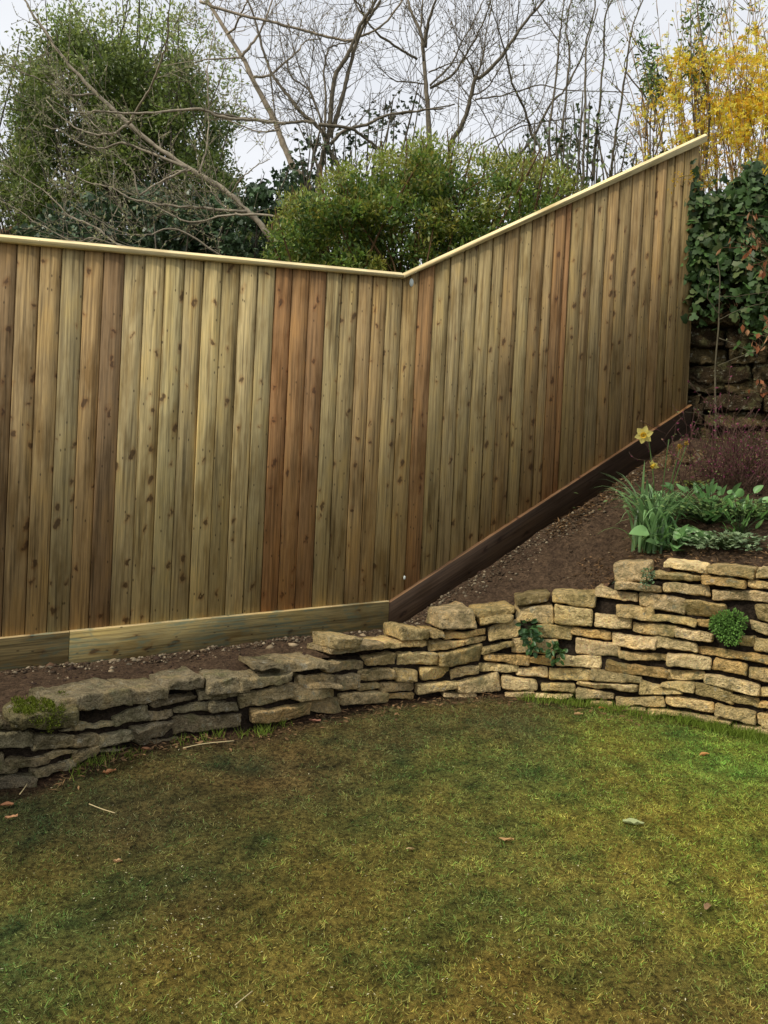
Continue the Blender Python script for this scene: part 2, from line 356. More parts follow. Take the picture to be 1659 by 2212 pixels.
# pale tag at the corner and a smaller one low down
for (u, v, ru, rv) in ((885, 612, 5, 9), (870, 1247, 2.5, 4.5)):
    mb = MB(); s0, z0 = fs_right(u, v); k = 14; V = []
    for n in (.019, .023):
        V += [fp(s0+ru/400*math.cos(a)*(1 if n < .02 else .9), n, z0+rv/400*math.sin(a)*(1 if n < .02 else .9), 1) for a in np.arange(k)*2*math.pi/k]
    mb.add(V, [[q, (q+1) % k, (q+1) % k+k, q+k] for q in range(k)]+[[q+k for q in range(k)]], (.62, .66, .60)); mb.build('tag', M_PLAIN, fence)

# ------------------------------------------------------------------ stone wall plan
base_px = [(-260, 1795), (-120, 1745), (0, 1698), (100, 1686), (215, 1640), (400, 1592), (525, 1578), (640, 1558), (750, 1532), (860, 1510), (1000, 1499), (1080, 1497), (1200, 1506),
           (1300, 1521), (1400, 1538), (1500, 1556), (1600, 1577), (1690, 1598), (1800, 1630)]
WP = np.array([onlawn(u, v)[:2] for u, v in base_px]); WP = smoothpoly(WP, 4)
extL = unit(WP[0]-WP[1]); WP = np.vstack([[WP[0]+extL*1.6], WP]); extR = unit(WP[-1]-WP[-2]); WP = np.vstack([WP, [WP[-1]+extR*1.6]])
WS = np.concatenate([[0], np.cumsum(np.linalg.norm(np.diff(WP, axis=0), axis=1))])
def wall_sz(u, v):
    d = ray(u, v); best = None
    for i in range(len(WP)-1):
        a, b = WP[i], WP[i+1]; e = b-a; den = d[0]*e[1]-d[1]*e[0]
        if abs(den) < 1e-9: continue
        t = (a[0]*e[1]-a[1]*e[0])/den
        q = d[:2]*t; w = (q-a)@e/(e@e)
        if -1e-6 <= w <= 1+1e-6 and t > 0 and (best is None or t < best[0]): best = (t, WS[i]+w*math.sqrt(e@e), CAMZ+d[2]*t)
    if best is None: raise ValueError((u, v))
    return best[1], best[2]
def wall_xy(s):
    i = int(np.clip(np.searchsorted(WS, s)-1, 0, len(WP)-2)); w = (s-WS[i])/(WS[i+1]-WS[i]); p = WP[i]*(1-w)+WP[i+1]*w
    a = WP[max(i-1, 0)]; b = WP[min(i+2, len(WP)-1)]; t = unit(b-a); return p, t, np.array([t[1], -t[0]])
top_px = [(-60, 1580), (60, 1560), (150, 1515), (250, 1492), (440, 1472), (540, 1450), (640, 1437), (720, 1408), (860, 1394), (960, 1362), (1040, 1330), (1120, 1307), (1190, 1292),
          (1285, 1282), (1325, 1240), (1430, 1228), (1659, 1235), (1720, 1240)]
TS = np.array([wall_sz(u, v) for u, v in top_px])
def wtop(s): return float(np.interp(s, TS[:, 0], TS[:, 1]))

def stone_mesh(mb, c, depth, out, col, seed, rough=.012, nx=16, nz=9, ny=5):
    """c: four corners (s,z) tl,tr,br,bl on the wall face"""
    g = {}; V = []; F = []
    def vid(i, j, k):
        if (i, j, k) in g: return g[i, j, k]
        a, b, d = i/nx, j/nz, k/ny          # a along, b down, d inward
        g[i, j, k] = len(V); V.append((a, b, d)); return g[i, j, k]
    for i in range(nx):
        for j in range(nz):
            F.append([vid(i, j, 0), vid(i, j+1, 0), vid(i+1, j+1, 0), vid(i+1, j, 0)])
            F.append([vid(i, j, ny), vid(i+1, j, ny), vid(i+1, j+1, ny), vid(i, j+1, ny)])
    for i in range(nx):
        for k in range(ny):
            F.append([vid(i, 0, k), vid(i+1, 0, k), vid(i+1, 0, k+1), vid(i, 0, k+1)])
            F.append([vid(i, nz, k), vid(i, nz, k+1), vid(i+1, nz, k+1), vid(i+1, nz, k)])
    for j in range(nz):
        for k in range(ny):
            F.append([vid(0, j, k), vid(0, j, k+1), vid(0, j+1, k+1), vid(0, j+1, k)])
            F.append([vid(nx, j, k), vid(nx, j+1, k), vid(nx, j+1, k+1), vid(nx, j, k+1)])
    A = np.array(V)
    tl, tr, br, bl = [np.array(q) for q in c]
    wid = .5*(abs(tr[0]-tl[0])+abs(br[0]-bl[0])); hei = .5*(abs(tl[1]-bl[1])+abs(tr[1]-br[1]))
    r = min(.009, hei*.22, wid*.3)
    def rnd(t, size):       # pull grid lines toward the edges so the rounding has vertices
        return .5-.5*np.sign(.5-t)*np.abs(1-2*t)**.75
    A[:, 0] = rnd(A[:, 0], 1); A[:, 1] = rnd(A[:, 1], 1); A[:, 2] = A[:, 2]**1.5
    x = A[:, 0]*wid; z = A[:, 1]*hei; y = A[:, 2]*depth
    # round the corners: clamp into the inner box then push out by r
    ix = np.clip(x, r, wid-r); iz = np.clip(z, r, hei-r); iy = np.clip(y, r, depth)
    v = np.stack([x-ix, y-iy, z-iz], 1); l = np.linalg.norm(v, axis=1); k = np.where(l > 1e-9, r/np.maximum(l, 1e-9), 0)
    k = np.where(l > 1e-9, np.minimum(1., k), 1.)
    x = ix+v[:, 0]*k; y = iy+v[:, 1]*k; z = iz+v[:, 2]*k
    a = x/wid; b = z/hei
    sz = (1-a)[:, None]*(1-b)[:, None]*tl+a[:, None]*(1-b)[:, None]*tr+a[:, None]*b[:, None]*br+(1-a)[:, None]*b[:, None]*bl
    cmid = (tl+tr+br+bl)/4; p0, t0, n0 = wall_xy(cmid[0])
    rs = np.random.default_rng(seed); tilt = rs.normal()*.06; tilt2 = rs.normal()*.10
    o = out-y+(a-.5)*wid*tilt*2*np.exp(-y/.05)+(b-.5)*hei*tilt2*2*np.exp(-y/.05)
    pos = np.empty((len(A), 3))
    sp = sz[:, 0]-cmid[0]
    pos[:, 0] = p0[0]+t0[0]*sp+n0[0]*o; pos[:, 1] = p0[1]+t0[1]*sp+n0[1]*o; pos[:, 2] = sz[:, 1]
    for q in range(len(pos)):
        vq = Vector(pos[q]*11.)+Vector((seed*3.1, 0, 0)); n1 = mnoise.noise_vector(vq); n2 = mnoise.noise_vector(vq*3.1); n3 = mnoise.noise_vector(vq*.35); n4 = mnoise.noise_vector(vq*8.)
        pos[q] += (np.array(n1)*rough+np.array(n2)*rough*.62+np.array(n3)*rough*.7+np.array(n4)*rough*.12)
    mb.add(pos, F, col)
Rz = lambda x, y: (1054.1+.3646*x, 1166.4+.3646*y)
Mz = lambda x, y: (518.4+.3646*x, 1166.4+.3646*y)
Lz = lambda x, y: (.3646*x, 1123.2+.3646*y)
RS = """745 955 140 135 240 245;1050 1310 132 150 203 165;985 1265 185 205 245 240;1305 1580 150 165 235 200;1585 1720 165 175 225 215;1265 1530 212 240 290 262;1530 1740 240 262 310 290
755 1035 250 265 302 295;1048 1315 255 265 335 310;1330 1740 290 325 385 355;625 890 285 310 370 340;900 1168 315 345 445 385;1170 1420 345 375 455 450;1590 1740 380 390 495 470
170 358 345 320 375 390;375 628 310 315 400 375;160 388 400 393 497 470;392 620 385 410 510 495;765 978 385 405 475 455;630 850 435 470 525 515;975 1240 435 480 520 478;1240 1310 475 480 525 512
1550 1740 480 515 575 540;848 1110 490 515 570 545;1105 1325 515 555 608 575;1480 1575 570 565 640 625;1578 1740 585 590 678 660;295 495 505 520 580 580;495 735 525 550 597 570
738 992 545 570 650 620;990 1240 565 625 672 640;1238 1740 620 700 755 665;150 400 585 590 670 665;512 775 585 615 700 675;780 1060 655 680 720 705;1065 1320 675 695 770 750
1325 1540 700 745 812 775;1545 1740 755 775 850 825;-20 245 690 680 738 715;250 390 688 690 745 735;400 670 690 690 755 742;688 1062 705 770 825 765;1058 1280 765 785 825 820
1282 1612 790 850 925 840;160 358 760 760 825 800;370 610 765 770 835 840;612 905 768 815 845 830;1025 1218 840 850 905 870;895 1150 840 895 920 920;1222 1445 850 905 965 915
1618 1740 870 880 945 930;1440 1605 925 950 1015 965;80 293 805 835 885 890;315 520 840 850 905 895;530 888 845 860 910 870;520 750 880 915 945 930;755 1040 935 935 985 980
1045 1345 930 975 1030 980;1350 1590 970 1020 1095 1030;1600 1740 955 975 1010 985;1595 1740 1025 1035 1125 1095;100 270 900 900 925 930;275 500 910 915 942 945;600 735 960 965 990 985
950 1140 1000 1010 1045 1030;1145 1440 1025 1065 1095 1055;1445 1740 1095 1140 1165 1120;755 940 990 995 1020 1012"""
MS = """1190 1395 430 408 518 528;1405 1625 422 398 432 458;1420 1622 462 438 482 502;955 1130 518 545 588 590;1125 1203 545 540 585 590;1215 1455 560 532 568 590;1335 1460 590 578 612 626
1475 1659 515 480 575 595;1430 1625 640 592 632 690;840 1130 622 595 628 660;560 845 655 612 645 688;1135 1335 612 602 630 660;75 245 737 745 765 765;250 505 722 712 755 795
505 750 735 715 765 785;760 945 700 665 735 745;940 1172 682 665 740 755;1180 1440 670 632 720 748;0 295 830 782 830 892;340 575 800 810 850 862;575 720 822 800 872 890
715 910 775 755 815 840;915 1045 770 768 822 825;1073 1252 770 752 822 835;1258 1418 770 740 800 830;1420 1640 728 742 780 785;0 335 905 852 940 1005;320 550 892 865 915 945
705 835 865 850 885 890;840 1042 852 840 895 910;1050 1288 852 838 880 915;1285 1545 850 790 895 900;70 410 1010 960 1040 1085;410 600 950 925 1020 1030;605 860 902 892 958 985
865 1035 922 905 942 955;1205 1400 905 905 930 925;1550 1735 800 838 888 890;560 700 590 580 640 660;300 560 850 830 870 892"""
LS = """350 770 1065 985 1090 1165;760 1000 1000 995 1055 1112;990 1225 968 920 1002 1022;1215 1480 945 925 1012 1022;-80 130 1200 1225 1248 1240;-90 225 1285 1270 1350 1372
215 425 1275 1275 1340 1370;390 690 1245 1185 1220 1255;680 900 1165 1098 1192 1225;905 1175 1095 1030 1060 1112;885 1055 1150 1120 1162 1185;1045 1250 1112 1090 1132 1148
1180 1420 1022 1025 1062 1072;1250 1405 1085 1075 1132 1142;425 575 1290 1260 1335 1350;580 800 1270 1250 1302 1352;790 1050 1222 1190 1262 1312;1030 1440 1182 1150 1220 1302
10 290 1420 1392 1450 1498;290 470 1388 1360 1380 1415;465 590 1382 1345 1412 1452;590 860 1382 1325 1362 1402;-90 12 1385 1380 1440 1450;210 380 1480 1430 1482 1532
375 480 1450 1420 1462 1485;-90 215 1520 1520 1575 1600;840 1050 1310 1300 1312 1332;425 500 1215 1200 1245 1250;-90 100 1440 1440 1500 1510"""
wall = thing('dry_stone_wall', 'low curved dry stone retaining wall of golden and grey limestone beside the lawn', 'stone wall', tuple(onlawn(830, 1515)))
mb = MB(); sd = 1
GOLD = [(160, 138, 96), (152, 134, 94), (170, 150, 110), (144, 126, 86), (160, 140, 104), (164, 136, 88)]; GREY = [(100, 92, 72), (88, 80, 62), (112, 104, 82), (92, 84, 68), (80, 72, 56)]
def stcol(u):
    w = np.clip((u-560)/380, 0, 1)+RNG.normal()*.12; w = min(max(w, 0), 1)
    return (lin(*random.choice(GOLD))*w*3.4+lin(*random.choice(GREY))*(1-w)*4.0)*RNG.uniform(.68, 1.2)
rows = []
for src, f in ((RS, Rz), (MS, Mz), (LS, Lz)):
    for tok in src.replace('\n', ';').split(';'):
        xl, xr, a, b_, c_, d_ = map(float, tok.split())
        q = [f(xl, a), f(xr, b_), f(xr, c_), f(xl, d_)]
        rows.append(q)
smin, smax = 1e9, -1e9
for q in rows:
    c = [wall_sz(*p) for p in q]; u = (q[0][0]+q[1][0])/2
    smin = min(smin, c[0][0]); smax = max(smax, c[1][0])
    r = .009 if u > 700 else .0105
    g = .0015; jj = RNG.normal(size=8)*.0035
    c = [(c[0][0]-g+jj[0], c[0][1]+g+jj[1]), (c[1][0]+g+jj[2], c[1][1]+g+jj[3]), (c[2][0]+g+jj[4], c[2][1]-g+jj[5]), (c[3][0]-g+jj[6], c[3][1]-g+jj[7])]
    stone_mesh(mb, c, .20 if c[0][1] > wtop(c[0][0])-.09 else .14, RNG.uniform(-.012, .026), stcol(u), sd, r); sd += 1
# courses beyond the frame on both sides
for (sa, sb) in ((.15, smin-.005), (smax+.005, WS[-1]-.15)):
    s = sa
    z0 = .1*wall_xy(sa)[0][1]-.06
    while z0 < wtop((sa+sb)/2)-.02:
        h = RNG.uniform(.05, .085); s = sa-RNG.uniform(0, .1)
        while s < sb-.05:
            w = min(RNG.uniform(.12, .26), sb-s); d1 = RNG.uniform(-.006, .006)
            stone_mesh(mb, [(s, z0+h+d1), (s+w-.008, z0+h-d1), (s+w-.008, z0), (s, z0)], .14, RNG.uniform(-.005, .02), stcol(200 if sa < 1 else 1500), sd, .012); sd += 1; s += w
        z0 += h+.004
mb.build('stonework', M_STONE, wall, True)
# mossy boulder
mb = MB(); q = [Lz(60, 1150), Lz(435, 1105), Lz(432, 1195), Lz(110, 1240)]; c = [wall_sz(*p) for p in q]
stone_mesh(mb, c, .2, .03, lin(120, 112, 80)*1.5, 900, .02, 12, 8, 7); ms = mb.build('mossy_stone', M_STONE, wall, True)
ms['label'] = 'boulder capped with bright green moss'
me = ms.data; pp = np.array([v.co for v in me.vertices])+np.array(wall.location)*0
vv = np.array([ms.matrix_world @ v.co if False else v.co for v in me.vertices])
sel = []
for p in me.polygons:
    cc = np.array(p.center); nn = np.array(p.normal)
    uu, v2 = proj(cc)
    if nn[2] > -.25 and 28 < uu < 142: sel.append((cc, nn, p.area))
ar = np.array([a for _, _, a in sel]); idx = RNG.choice(len(sel), 5200, p=ar/ar.sum())
cc = np.array([sel[i][0] for i in idx]); nn = np.array([sel[i][1] for i in idx])
cc = cc+unit(RNG.normal(size=cc.shape))*.012
cc = cc+nn*RNG.uniform(.0, .012, (len(cc), 1))
keep = vn(cc[:, 0]+cc[:, 2], cc[:, 1], 18)+.35*vn(cc[:, 0], cc[:, 2], 60) > .48
cc, nn = cc[keep], nn[keep]
mc = lin(84, 94, 30)*1.3*RNG.uniform(.5, 1.4, (len(cc), 1))*np.array([1, 1, .8])
leafobj('moss', M_MATT, ms, cc, unit(nn+RNG.normal(size=cc.shape)*.5), randdir(len(cc)), RNG.uniform(.006, .011, len(cc)), .004, mc, T=T_DIA)
# earth core behind the stones
mb = MB(); V = []; ss = np.linspace(.1, WS[-1]-.1, 160)
for s in ss:
    p, t, n = wall_xy(s); zt = wtop(s)-.035; zb = .1*p[1]-.15
    for o, z in ((-.028, zb), (-.028, zt-.03), (-.10, zt), (-.22, zt-.01), (-.22, zb)): V.append((p[0]+n[0]*o, p[1]+n[1]*o, z))
F = [[i*5+q, i*5+q+1, i*5+q+6, i*5+q+5] for i in range(len(ss)-1) for q in range(4)]
mb.add(V, F); mb.build('earth_core', M_EARTH, wall)

# ------------------------------------------------------------------ soil bed (height field)
def wally(x): return np.interp(x, WP[:, 0], WP[:, 1])
ctrl = []
for s, z in TS:
    p, t, n = wall_xy(s)
    for o, dz in ((-.10, -.03), (-.22, -.012)): q = p-n*(-o)*1; ctrl.append((p[0]+n[0]*o, p[1]+n[1]*o, z+dz))
for s in np.linspace(-4.8, -.05, 10): q = fp(s, .04, Lgb(s)+.004, -1); ctrl.append(q); q = fp(s, -.8, Lgb(s)+.03, -1); ctrl.append(q)
for s in np.linspace(.02, SR, 8): q = fp(s, .04, Rgb(s)+.004, 1); ctrl.append(q)
for s in np.linspace(.02, SR, 4): q = fp(s, -.9, Rgb(s)+.03, 1); ctrl.append(q)
for u, v, y in ((1500, 955, 5.5), (1600, 960, 5.4), (1680, 965, 5.35), (1800, 970, 5.3), (2000, 975, 5.2), (1560, 1060, 4.75), (1659, 1075, 4.6)): ctrl.append(tuple(P(u, v, y)))
ctrl = np.array(ctrl); ctrl = ctrl[np.r_[True, np.linalg.norm(np.diff(ctrl[:, :2], axis=0), axis=1) > .03]]
def U(r): return r*r*np.log(r+1e-6)
K = U(np.linalg.norm(ctrl[:, None, :2]-ctrl[None, :, :2], axis=2))+np.eye(len(ctrl))*.004
Pm = np.c_[np.ones(len(ctrl)), ctrl[:, :2]]; Am = np.block([[K, Pm], [Pm.T, np.zeros((3, 3))]])
sol = np.linalg.solve(Am, np.r_[ctrl[:, 2], np.zeros(3)])
def soil_z(x, y):
    x = np.atleast_1d(np.asarray(x, float)); y = np.atleast_1d(np.asarray(y, float)); out = np.zeros(len(x))
    for i in range(0, len(x), 20000):
        r = np.hypot(x[i:i+20000, None]-ctrl[None, :, 0], y[i:i+20000, None]-ctrl[None, :, 1])
        out[i:i+20000] = U(r)@sol[:-3]+sol[-3]+sol[-2]*x[i:i+20000]+sol[-1]*y[i:i+20000]
    return out
xs = np.arange(-4.6, 4.2, .03); ys = np.arange(1.4, 6.9, .03); X, Y = np.meshgrid(xs, ys); x = X.ravel(); y = Y.ravel()
z = np.clip(soil_z(x, y), -.2, 2.4)
z += (fbm(x, y, 5, 0)-.5)*.03+(fbm(x, y, 22, 2)-.5)*.022+(fbm(x, y, 60, 4)-.5)*.010
nx_ = len(xs); ny_ = len(ys); i = np.arange((ny_-1)*(nx_-1)); r_ = i//(nx_-1); c_ = i % (nx_-1); a = r_*nx_+c_
fx = x[a]; fy = y[a]; ok = fy > wally(fx)+.075
a = a[ok]; F = np.stack([a, a+1, a+nx_+1, a+nx_], 1)
used = np.unique(F); rem = np.full(len(x), -1); rem[used] = np.arange(len(used))
so_ = link('soil_bed', mkmesh('soil_bed', np.c_[x, y, z][used], rem[F].ravel(), np.full(len(F), 4), smooth=True), M_SOIL); so_['kind'] = 'structure'
# ground sheet to the horizon
def gz(x, y): return np.where(y < 4.6, .1*y-.06, np.minimum(.40+(y-4.6)*.12, .9)) if True else 0
gx = np.r_[-400, -150, -60, np.arange(-30, 30.1, 1.), 60, 150, 400]; gy = np.r_[-300, -100, -40, np.arange(-12, 4.5, 1.), 4.4, 4.8, np.arange(5.5, 40, 1.5), 80, 200, 600]
X, Y = np.meshgrid(gx, gy); x = X.ravel(); y = Y.ravel(); z = np.where(y < 4.6, .1*np.maximum(y, -12)-.07, .40)
n1 = len(gx); i = np.arange((len(gy)-1)*(n1-1)); a = (i//(n1-1))*n1+i % (n1-1)
g = link('ground', mkmesh('ground', np.c_[x, y, z], np.stack([a, a+1, a+n1+1, a+n1], 1).ravel(), np.full(len(a), 4)), M_FIELD); g['kind'] = 'structure'

# ------------------------------------------------------------------ lawn
lc = [(60, 1750, 62, 62, 32), (300, 1750, 72, 68, 38), (600, 1650, 80, 74, 42), (850, 1590, 80, 76, 42), (1080, 1550, 78, 76, 42), (1350, 1600, 96, 104, 44), (1600, 1640, 96, 112, 44),
      (100, 2000, 84, 88, 42), (400, 1950, 80, 76, 38), (700, 1950, 90, 88, 40), (1000, 1850, 102, 100, 45), (1300, 1750, 106, 108, 46), (1600, 1800, 112, 114, 46), (1600, 2000, 114, 112, 46),
      (1250, 2050, 98, 98, 43), (900, 2050, 96, 94, 40), (500, 2150, 96, 94, 42), (100, 2150, 96, 98, 46), (1500, 2180, 100, 92, 43), (1100, 2180, 104, 97, 44), (700, 2190, 108, 103, 46), (1000, 1650, 88, 92, 42)]
LP = np.array([onlawn(a[0], a[1])[:2] for a in lc]); LCc = np.array([lin(*a[2:]) for a in lc])
def lawncol(x, y):
    d = (x[:, None]-LP[None, :, 0])**2+(y[:, None]-LP[None, :, 1])**2+.02; w = 1/d**1.6; w /= w.sum(1, keepdims=True)
    c = w@LCc; n = fbm(x, y, 2.6, 1)-.5; m = fbm(x, y, 7, 3)-.5; l = fbm(x, y, 16, 0)-.5
    h = fbm(x, y, 34, 5)-.5; c = c*np.clip(1+n[:, None]*np.array([.5, .1, -.1])+m[:, None]*np.array([.75, .4, .35])+l[:, None]*np.array([.85, .7, .7])+h[:, None]*1.1, .25, 2.4)
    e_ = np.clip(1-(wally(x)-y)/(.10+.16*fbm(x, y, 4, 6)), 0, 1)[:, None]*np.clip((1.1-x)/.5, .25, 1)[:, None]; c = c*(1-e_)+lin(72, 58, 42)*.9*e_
    return c
xs = np.arange(-4.4, 4.6, .04); ys = np.arange(-1.2, 4.7, .04); X, Y = np.meshgrid(xs, ys); x = X.ravel(); y = Y.ravel()
z = .1*y+(fbm(x, y, 3, 2)-.5)*.03+(fbm(x, y, 14, 4)-.5)*.022-.004
n1 = len(xs); i = np.arange((len(ys)-1)*(n1-1)); a = (i//(n1-1))*n1+i % (n1-1); a = a[y[a] < wally(x[a])+.06]
mt, t, b, o = newmat('lawn_turf'); p = objpos(t); c = attr(t, 'col').outputs['Color']
c = mixc(t, 1., c, ramp(t, noise(t, p, 60., 5, .75), [(.38, .3), (.62, 1.6)]), 'MULTIPLY')
t.links.new(c, b.inputs['Base Color']); b.inputs['Roughness'].default_value = .95; b.inputs['Specular IOR Level'].default_value = .1
bump(t, b, noise(t, p, 110., 5, .7), 1., .02)
lw = link('lawn', mkmesh('lawn', np.c_[x, y, z], np.stack([a, a+1, a+n1+1, a+n1], 1).ravel(), np.full(len(a), 4), col=lawncol(x, y)*np.array([1.1, .95, 1.])*1.15, smooth=True), mt); lw['kind'] = 'structure'
def lz(x, y): return .1*y+(fbm(x, y, 3, 2)-.5)*.03+(fbm(x, y, 14, 4)-.5)*.022-.004
NB = 560000
x = RNG.uniform(-2.6, 3.0, NB); y = 1.15+RNG.random(NB)**.85*3.3
q = np.c_[x, y, .1*y]-CAM; zz = q@FW; uu = CX+FOC*(q@RT)/zz; vv = CY-FOC*(q@UP)/zz
k = (y < wally(x)-.0) & (uu > -260) & (uu < 1920) & (vv < 2560); x, y, uu, vv = x[k], y[k], uu[k], vv[k]; n = len(x)
c = lawncol(x, y); green = c[:, 1]/(c[:, 0]+1e-6)
thin = np.clip(1.15-np.hypot((uu-500)/900, (vv-1650)/420), 0, 1)+.9*(fbm(x, y, 6, 5)-.5)       # bare, mossy turf near the wall
edge = np.clip(1-(wally(x)-y)/.16, 0, 1)
kk = RNG.random(n) > thin*.62+edge*.55; x, y, c, uu, vv = x[kk], y[kk], c[kk], uu[kk], vv[kk]; n = len(x)
rr = RNG.random((n, 1)); straw = (RNG.random((n, 1)) < .16); c = c*(.85+rr*.7)
c = np.where(straw, c*np.array([1.55, 1.35, 1.3]), c); c = np.where(RNG.random((n, 1)) < .25, c*np.array([.72, 1.08, .8]), c)
c = np.clip(c*2.1*np.array([.94, 1.0, 1.15]), 0, .8)
D = RNG.normal(size=(n, 3)); D[:, 2] = np.abs(D[:, 2])*.55+.25; D = unit(D)
Lb = RNG.uniform(.006, .017, n)*(.5+1.1*fbm(x, y, 11, 1))*(1+.5*(RNG.random(n) < .06)); Wb = RNG.uniform(.0012, .0030, n)
gr = leafobj('grass', M_GRASS, None, np.c_[x, y, lz(x, y)-.002], D, randdir(n, .3), Lb, Wb, c, T=T_BLADE); gr['kind'] = 'stuff'; tag(gr, 'short patchy mossy grass covering the lawn', 'grass')
# tufts along the right foot of the wall
pts = []; 
for u in np.r_[np.linspace(1130, 1690, 60), RNG.uniform(1480, 1680, 40), RNG.uniform(150, 620, 16)]:
    v = np.interp(u, [a_ for a_, _ in base_px], [b_ for _, b_ in base_px])+RNG.uniform(2, 14); pts.append(onlawn(u, v))
pts = np.array(pts); m = 26; pp = np.repeat(pts, m, 0)+RNG.normal(size=(len(pts)*m, 3))*np.array([.02, .02, 0]); n = len(pp)
D = RNG.normal(size=(n, 3))*.5; D[:, 2] = 1
tf = leafobj('tall_grass', M_GRASS, None, pp-[0, 0, .005], D, randdir(n), RNG.uniform(.02, .06, n), .0022, lin(104, 122, 44)*RNG.uniform(.8, 1.9, (n, 1)), T=T_BLADE); tf['kind'] = 'stuff'; tag(tf, 'longer green grass left uncut along the foot of the stone wall', 'grass')
# pale crumbs on the lawn
n = 380; u = RNG.uniform(-50, 1700, n); v = 1560+RNG.random(n)**.7*650; cl = RNG.random(n) < .3
u = np.where(cl, 350+RNG.normal(size=n)*90, u); v = np.where(cl, 2000+RNG.normal(size=n)*110, v)
pp = np.array([onlawn(a_, b_) for a_, b_ in zip(u, v)]); k = pp[:, 1] < wally(pp[:, 0])-.08; pp = pp[k]; n = len(pp)
pp[:, 2] = lz(pp[:, 0], pp[:, 1])+.010
fl = leafobj('petal_litter', M_PLAIN, None, pp, randdir(n)*[1, 1, .2], np.tile([0, 0, 1.], (n, 1)), RNG.uniform(.002, .009, n), RNG.uniform(.002, .004, n), lin(214, 205, 165)*RNG.uniform(.5, 1, (n, 1)), T=T_FOLD); fl['kind'] = 'stuff'; tag(fl, 'pale crumbs and petals scattered over the lawn', 'litter')

# soil crumbs, gravel line at the gravel boards, straw
def crumbs(name, pts, size, cols, label, seedk=0, flat=.7):
    mb = MB(); ico = np.array([[0, 0, 1], [.9, 0, .3], [.28, .85, .3], [-.72, .5, .35], [-.72, -.5, .3], [.28, -.85, .35], [.7, .5, -.4], [-.3, .8, -.4], [-.85, 0, -.4], [-.3, -.8, -.4], [.7, -.5, -.4], [0, 0, -.8]])
    f = [[0, 1, 2], [0, 2, 3], [0, 3, 4], [0, 4, 5], [0, 5, 1], [1, 6, 2], [2, 6, 7], [2, 7, 3], [3, 7, 8], [3, 8, 4], [4, 8, 9], [4, 9, 5], [5, 9, 10], [5, 10, 1], [1, 10, 6], [6, 11, 7], [7, 11, 8], [8, 11, 9], [9, 11, 10], [10, 11, 6]]
    n = len(pts); ang = RNG.uniform(0, 6.28, n); ca, sa = np.cos(ang), np.sin(ang)
    V = ico[None]*(size[:, None, None])*RNG.uniform(.65, 1.3, (n, 12, 1))*np.array([1.25, .85, flat])
    Vx = V[..., 0]*ca[:, None]-V[..., 1]*sa[:, None]; Vy = V[..., 0]*sa[:, None]+V[..., 1]*ca[:, None]; V = np.stack([Vx, Vy, V[..., 2]], -1)+pts[:, None]
    f1 = np.array(f).ravel(); flat_ = (f1[None]+np.arange(n)[:, None]*12).ravel()
    o = link(name, mkmesh(name, V.reshape(-1, 3), flat_, np.full(n*20, 3), np.repeat(cols, 12, 0), smooth=True), M_PLAIN); o['kind'] = 'stuff'; tag(o, label, 'soil debris'); return o
n = 7000; x = RNG.uniform(-3, 3.2, n); y = RNG.uniform(2.2, 5.7, n); 
fy_ = np.where(x < C2[0], A2[1]+(x-A2[0])*dL[1]/dL[0], C2[1]+(x-C2[0])*dR[1]/dR[0]); fy_ = np.where(x > B2[0], 5.5, fy_)
k = (y > wally(x)+.12) & (y < fy_-.03); x, y = x[k], y[k]; n = len(x); z = soil_z(x, y)
cc = np.where(RNG.random((n, 1)) < .16, lin(150, 132, 104), np.where(RNG.random((n, 1)) < .3, lin(88, 66, 48), lin(58, 42, 32)))*RNG.uniform(.6, 1.3, (n, 1))
crumbs('soil_crumbs', np.c_[x, y, z+(fbm(x, y, 5, 0)-.5)*.03], RNG.uniform(.002, .008, n)*(1+2.2*(RNG.random(n) < .05)), cc, 'crumbs of earth and small stones on the bare soil bed')
P1 = []
for _ in range(2600):
    if RNG.random() < .45: s = RNG.uniform(-2.2, -.02); q = fp(s, .045+abs(RNG.normal())*.07, 0, -1)
    else: s = RNG.uniform(.0, SR*.8); q = fp(s, .045+abs(RNG.normal())*.08, 0, 1)
    P1.append(q)
P1 = np.array(P1); P1[:, 2] = soil_z(P1[:, 0], P1[:, 1])+(fbm(P1[:, 0], P1[:, 1], 5, 0)-.5)*.03+.003; n = len(P1)
crumbs('gravel', P1, RNG.uniform(.1, 1, n)**2*.010+.002, np.where(RNG.random((n, 1)) < .3, lin(142, 128, 104), lin(86, 70, 52))*RNG.uniform(.4, 1.2, (n, 1)), 'loose gravel along the foot of the timber fence')
# straw / woody litter on the bed
P1 = []
for _ in range(1500):
    r_ = RNG.random()
    if r_ < .45: s = RNG.uniform(SR*.45, SR*.9); P1.append(fp(s, .07+abs(RNG.normal())*.07, 0, 1))
    else:
        u, v = (RNG.uniform(1230, 1420), RNG.uniform(1190, 1275)) if r_ < .75 else (RNG.uniform(1430, 1700), RNG.uniform(1190, 1235))
        s, _z = wall_sz(u, 1300); p, t_, n_ = wall_xy(s); o_ = RNG.uniform(.12, .5); P1.append([p[0]-n_[0]*o_, p[1]-n_[1]*o_, 0])
P1 = np.array(P1); P1[:, 2] = soil_z(P1[:, 0], P1[:, 1])+.012+RNG.uniform(0, .012, len(P1))
u_ = RNG.uniform(100, 1400, 520); P2 = np.array([onlawn(a_, np.interp(a_, [q_[0] for q_ in base_px], [q_[1] for q_ in base_px])+abs(RNG.normal())*16+2) for a_ in u_]); P2[:, 2] = lz(P2[:, 0], P2[:, 1])+.01; P1 = np.vstack([P1, P2]); n = len(P1)
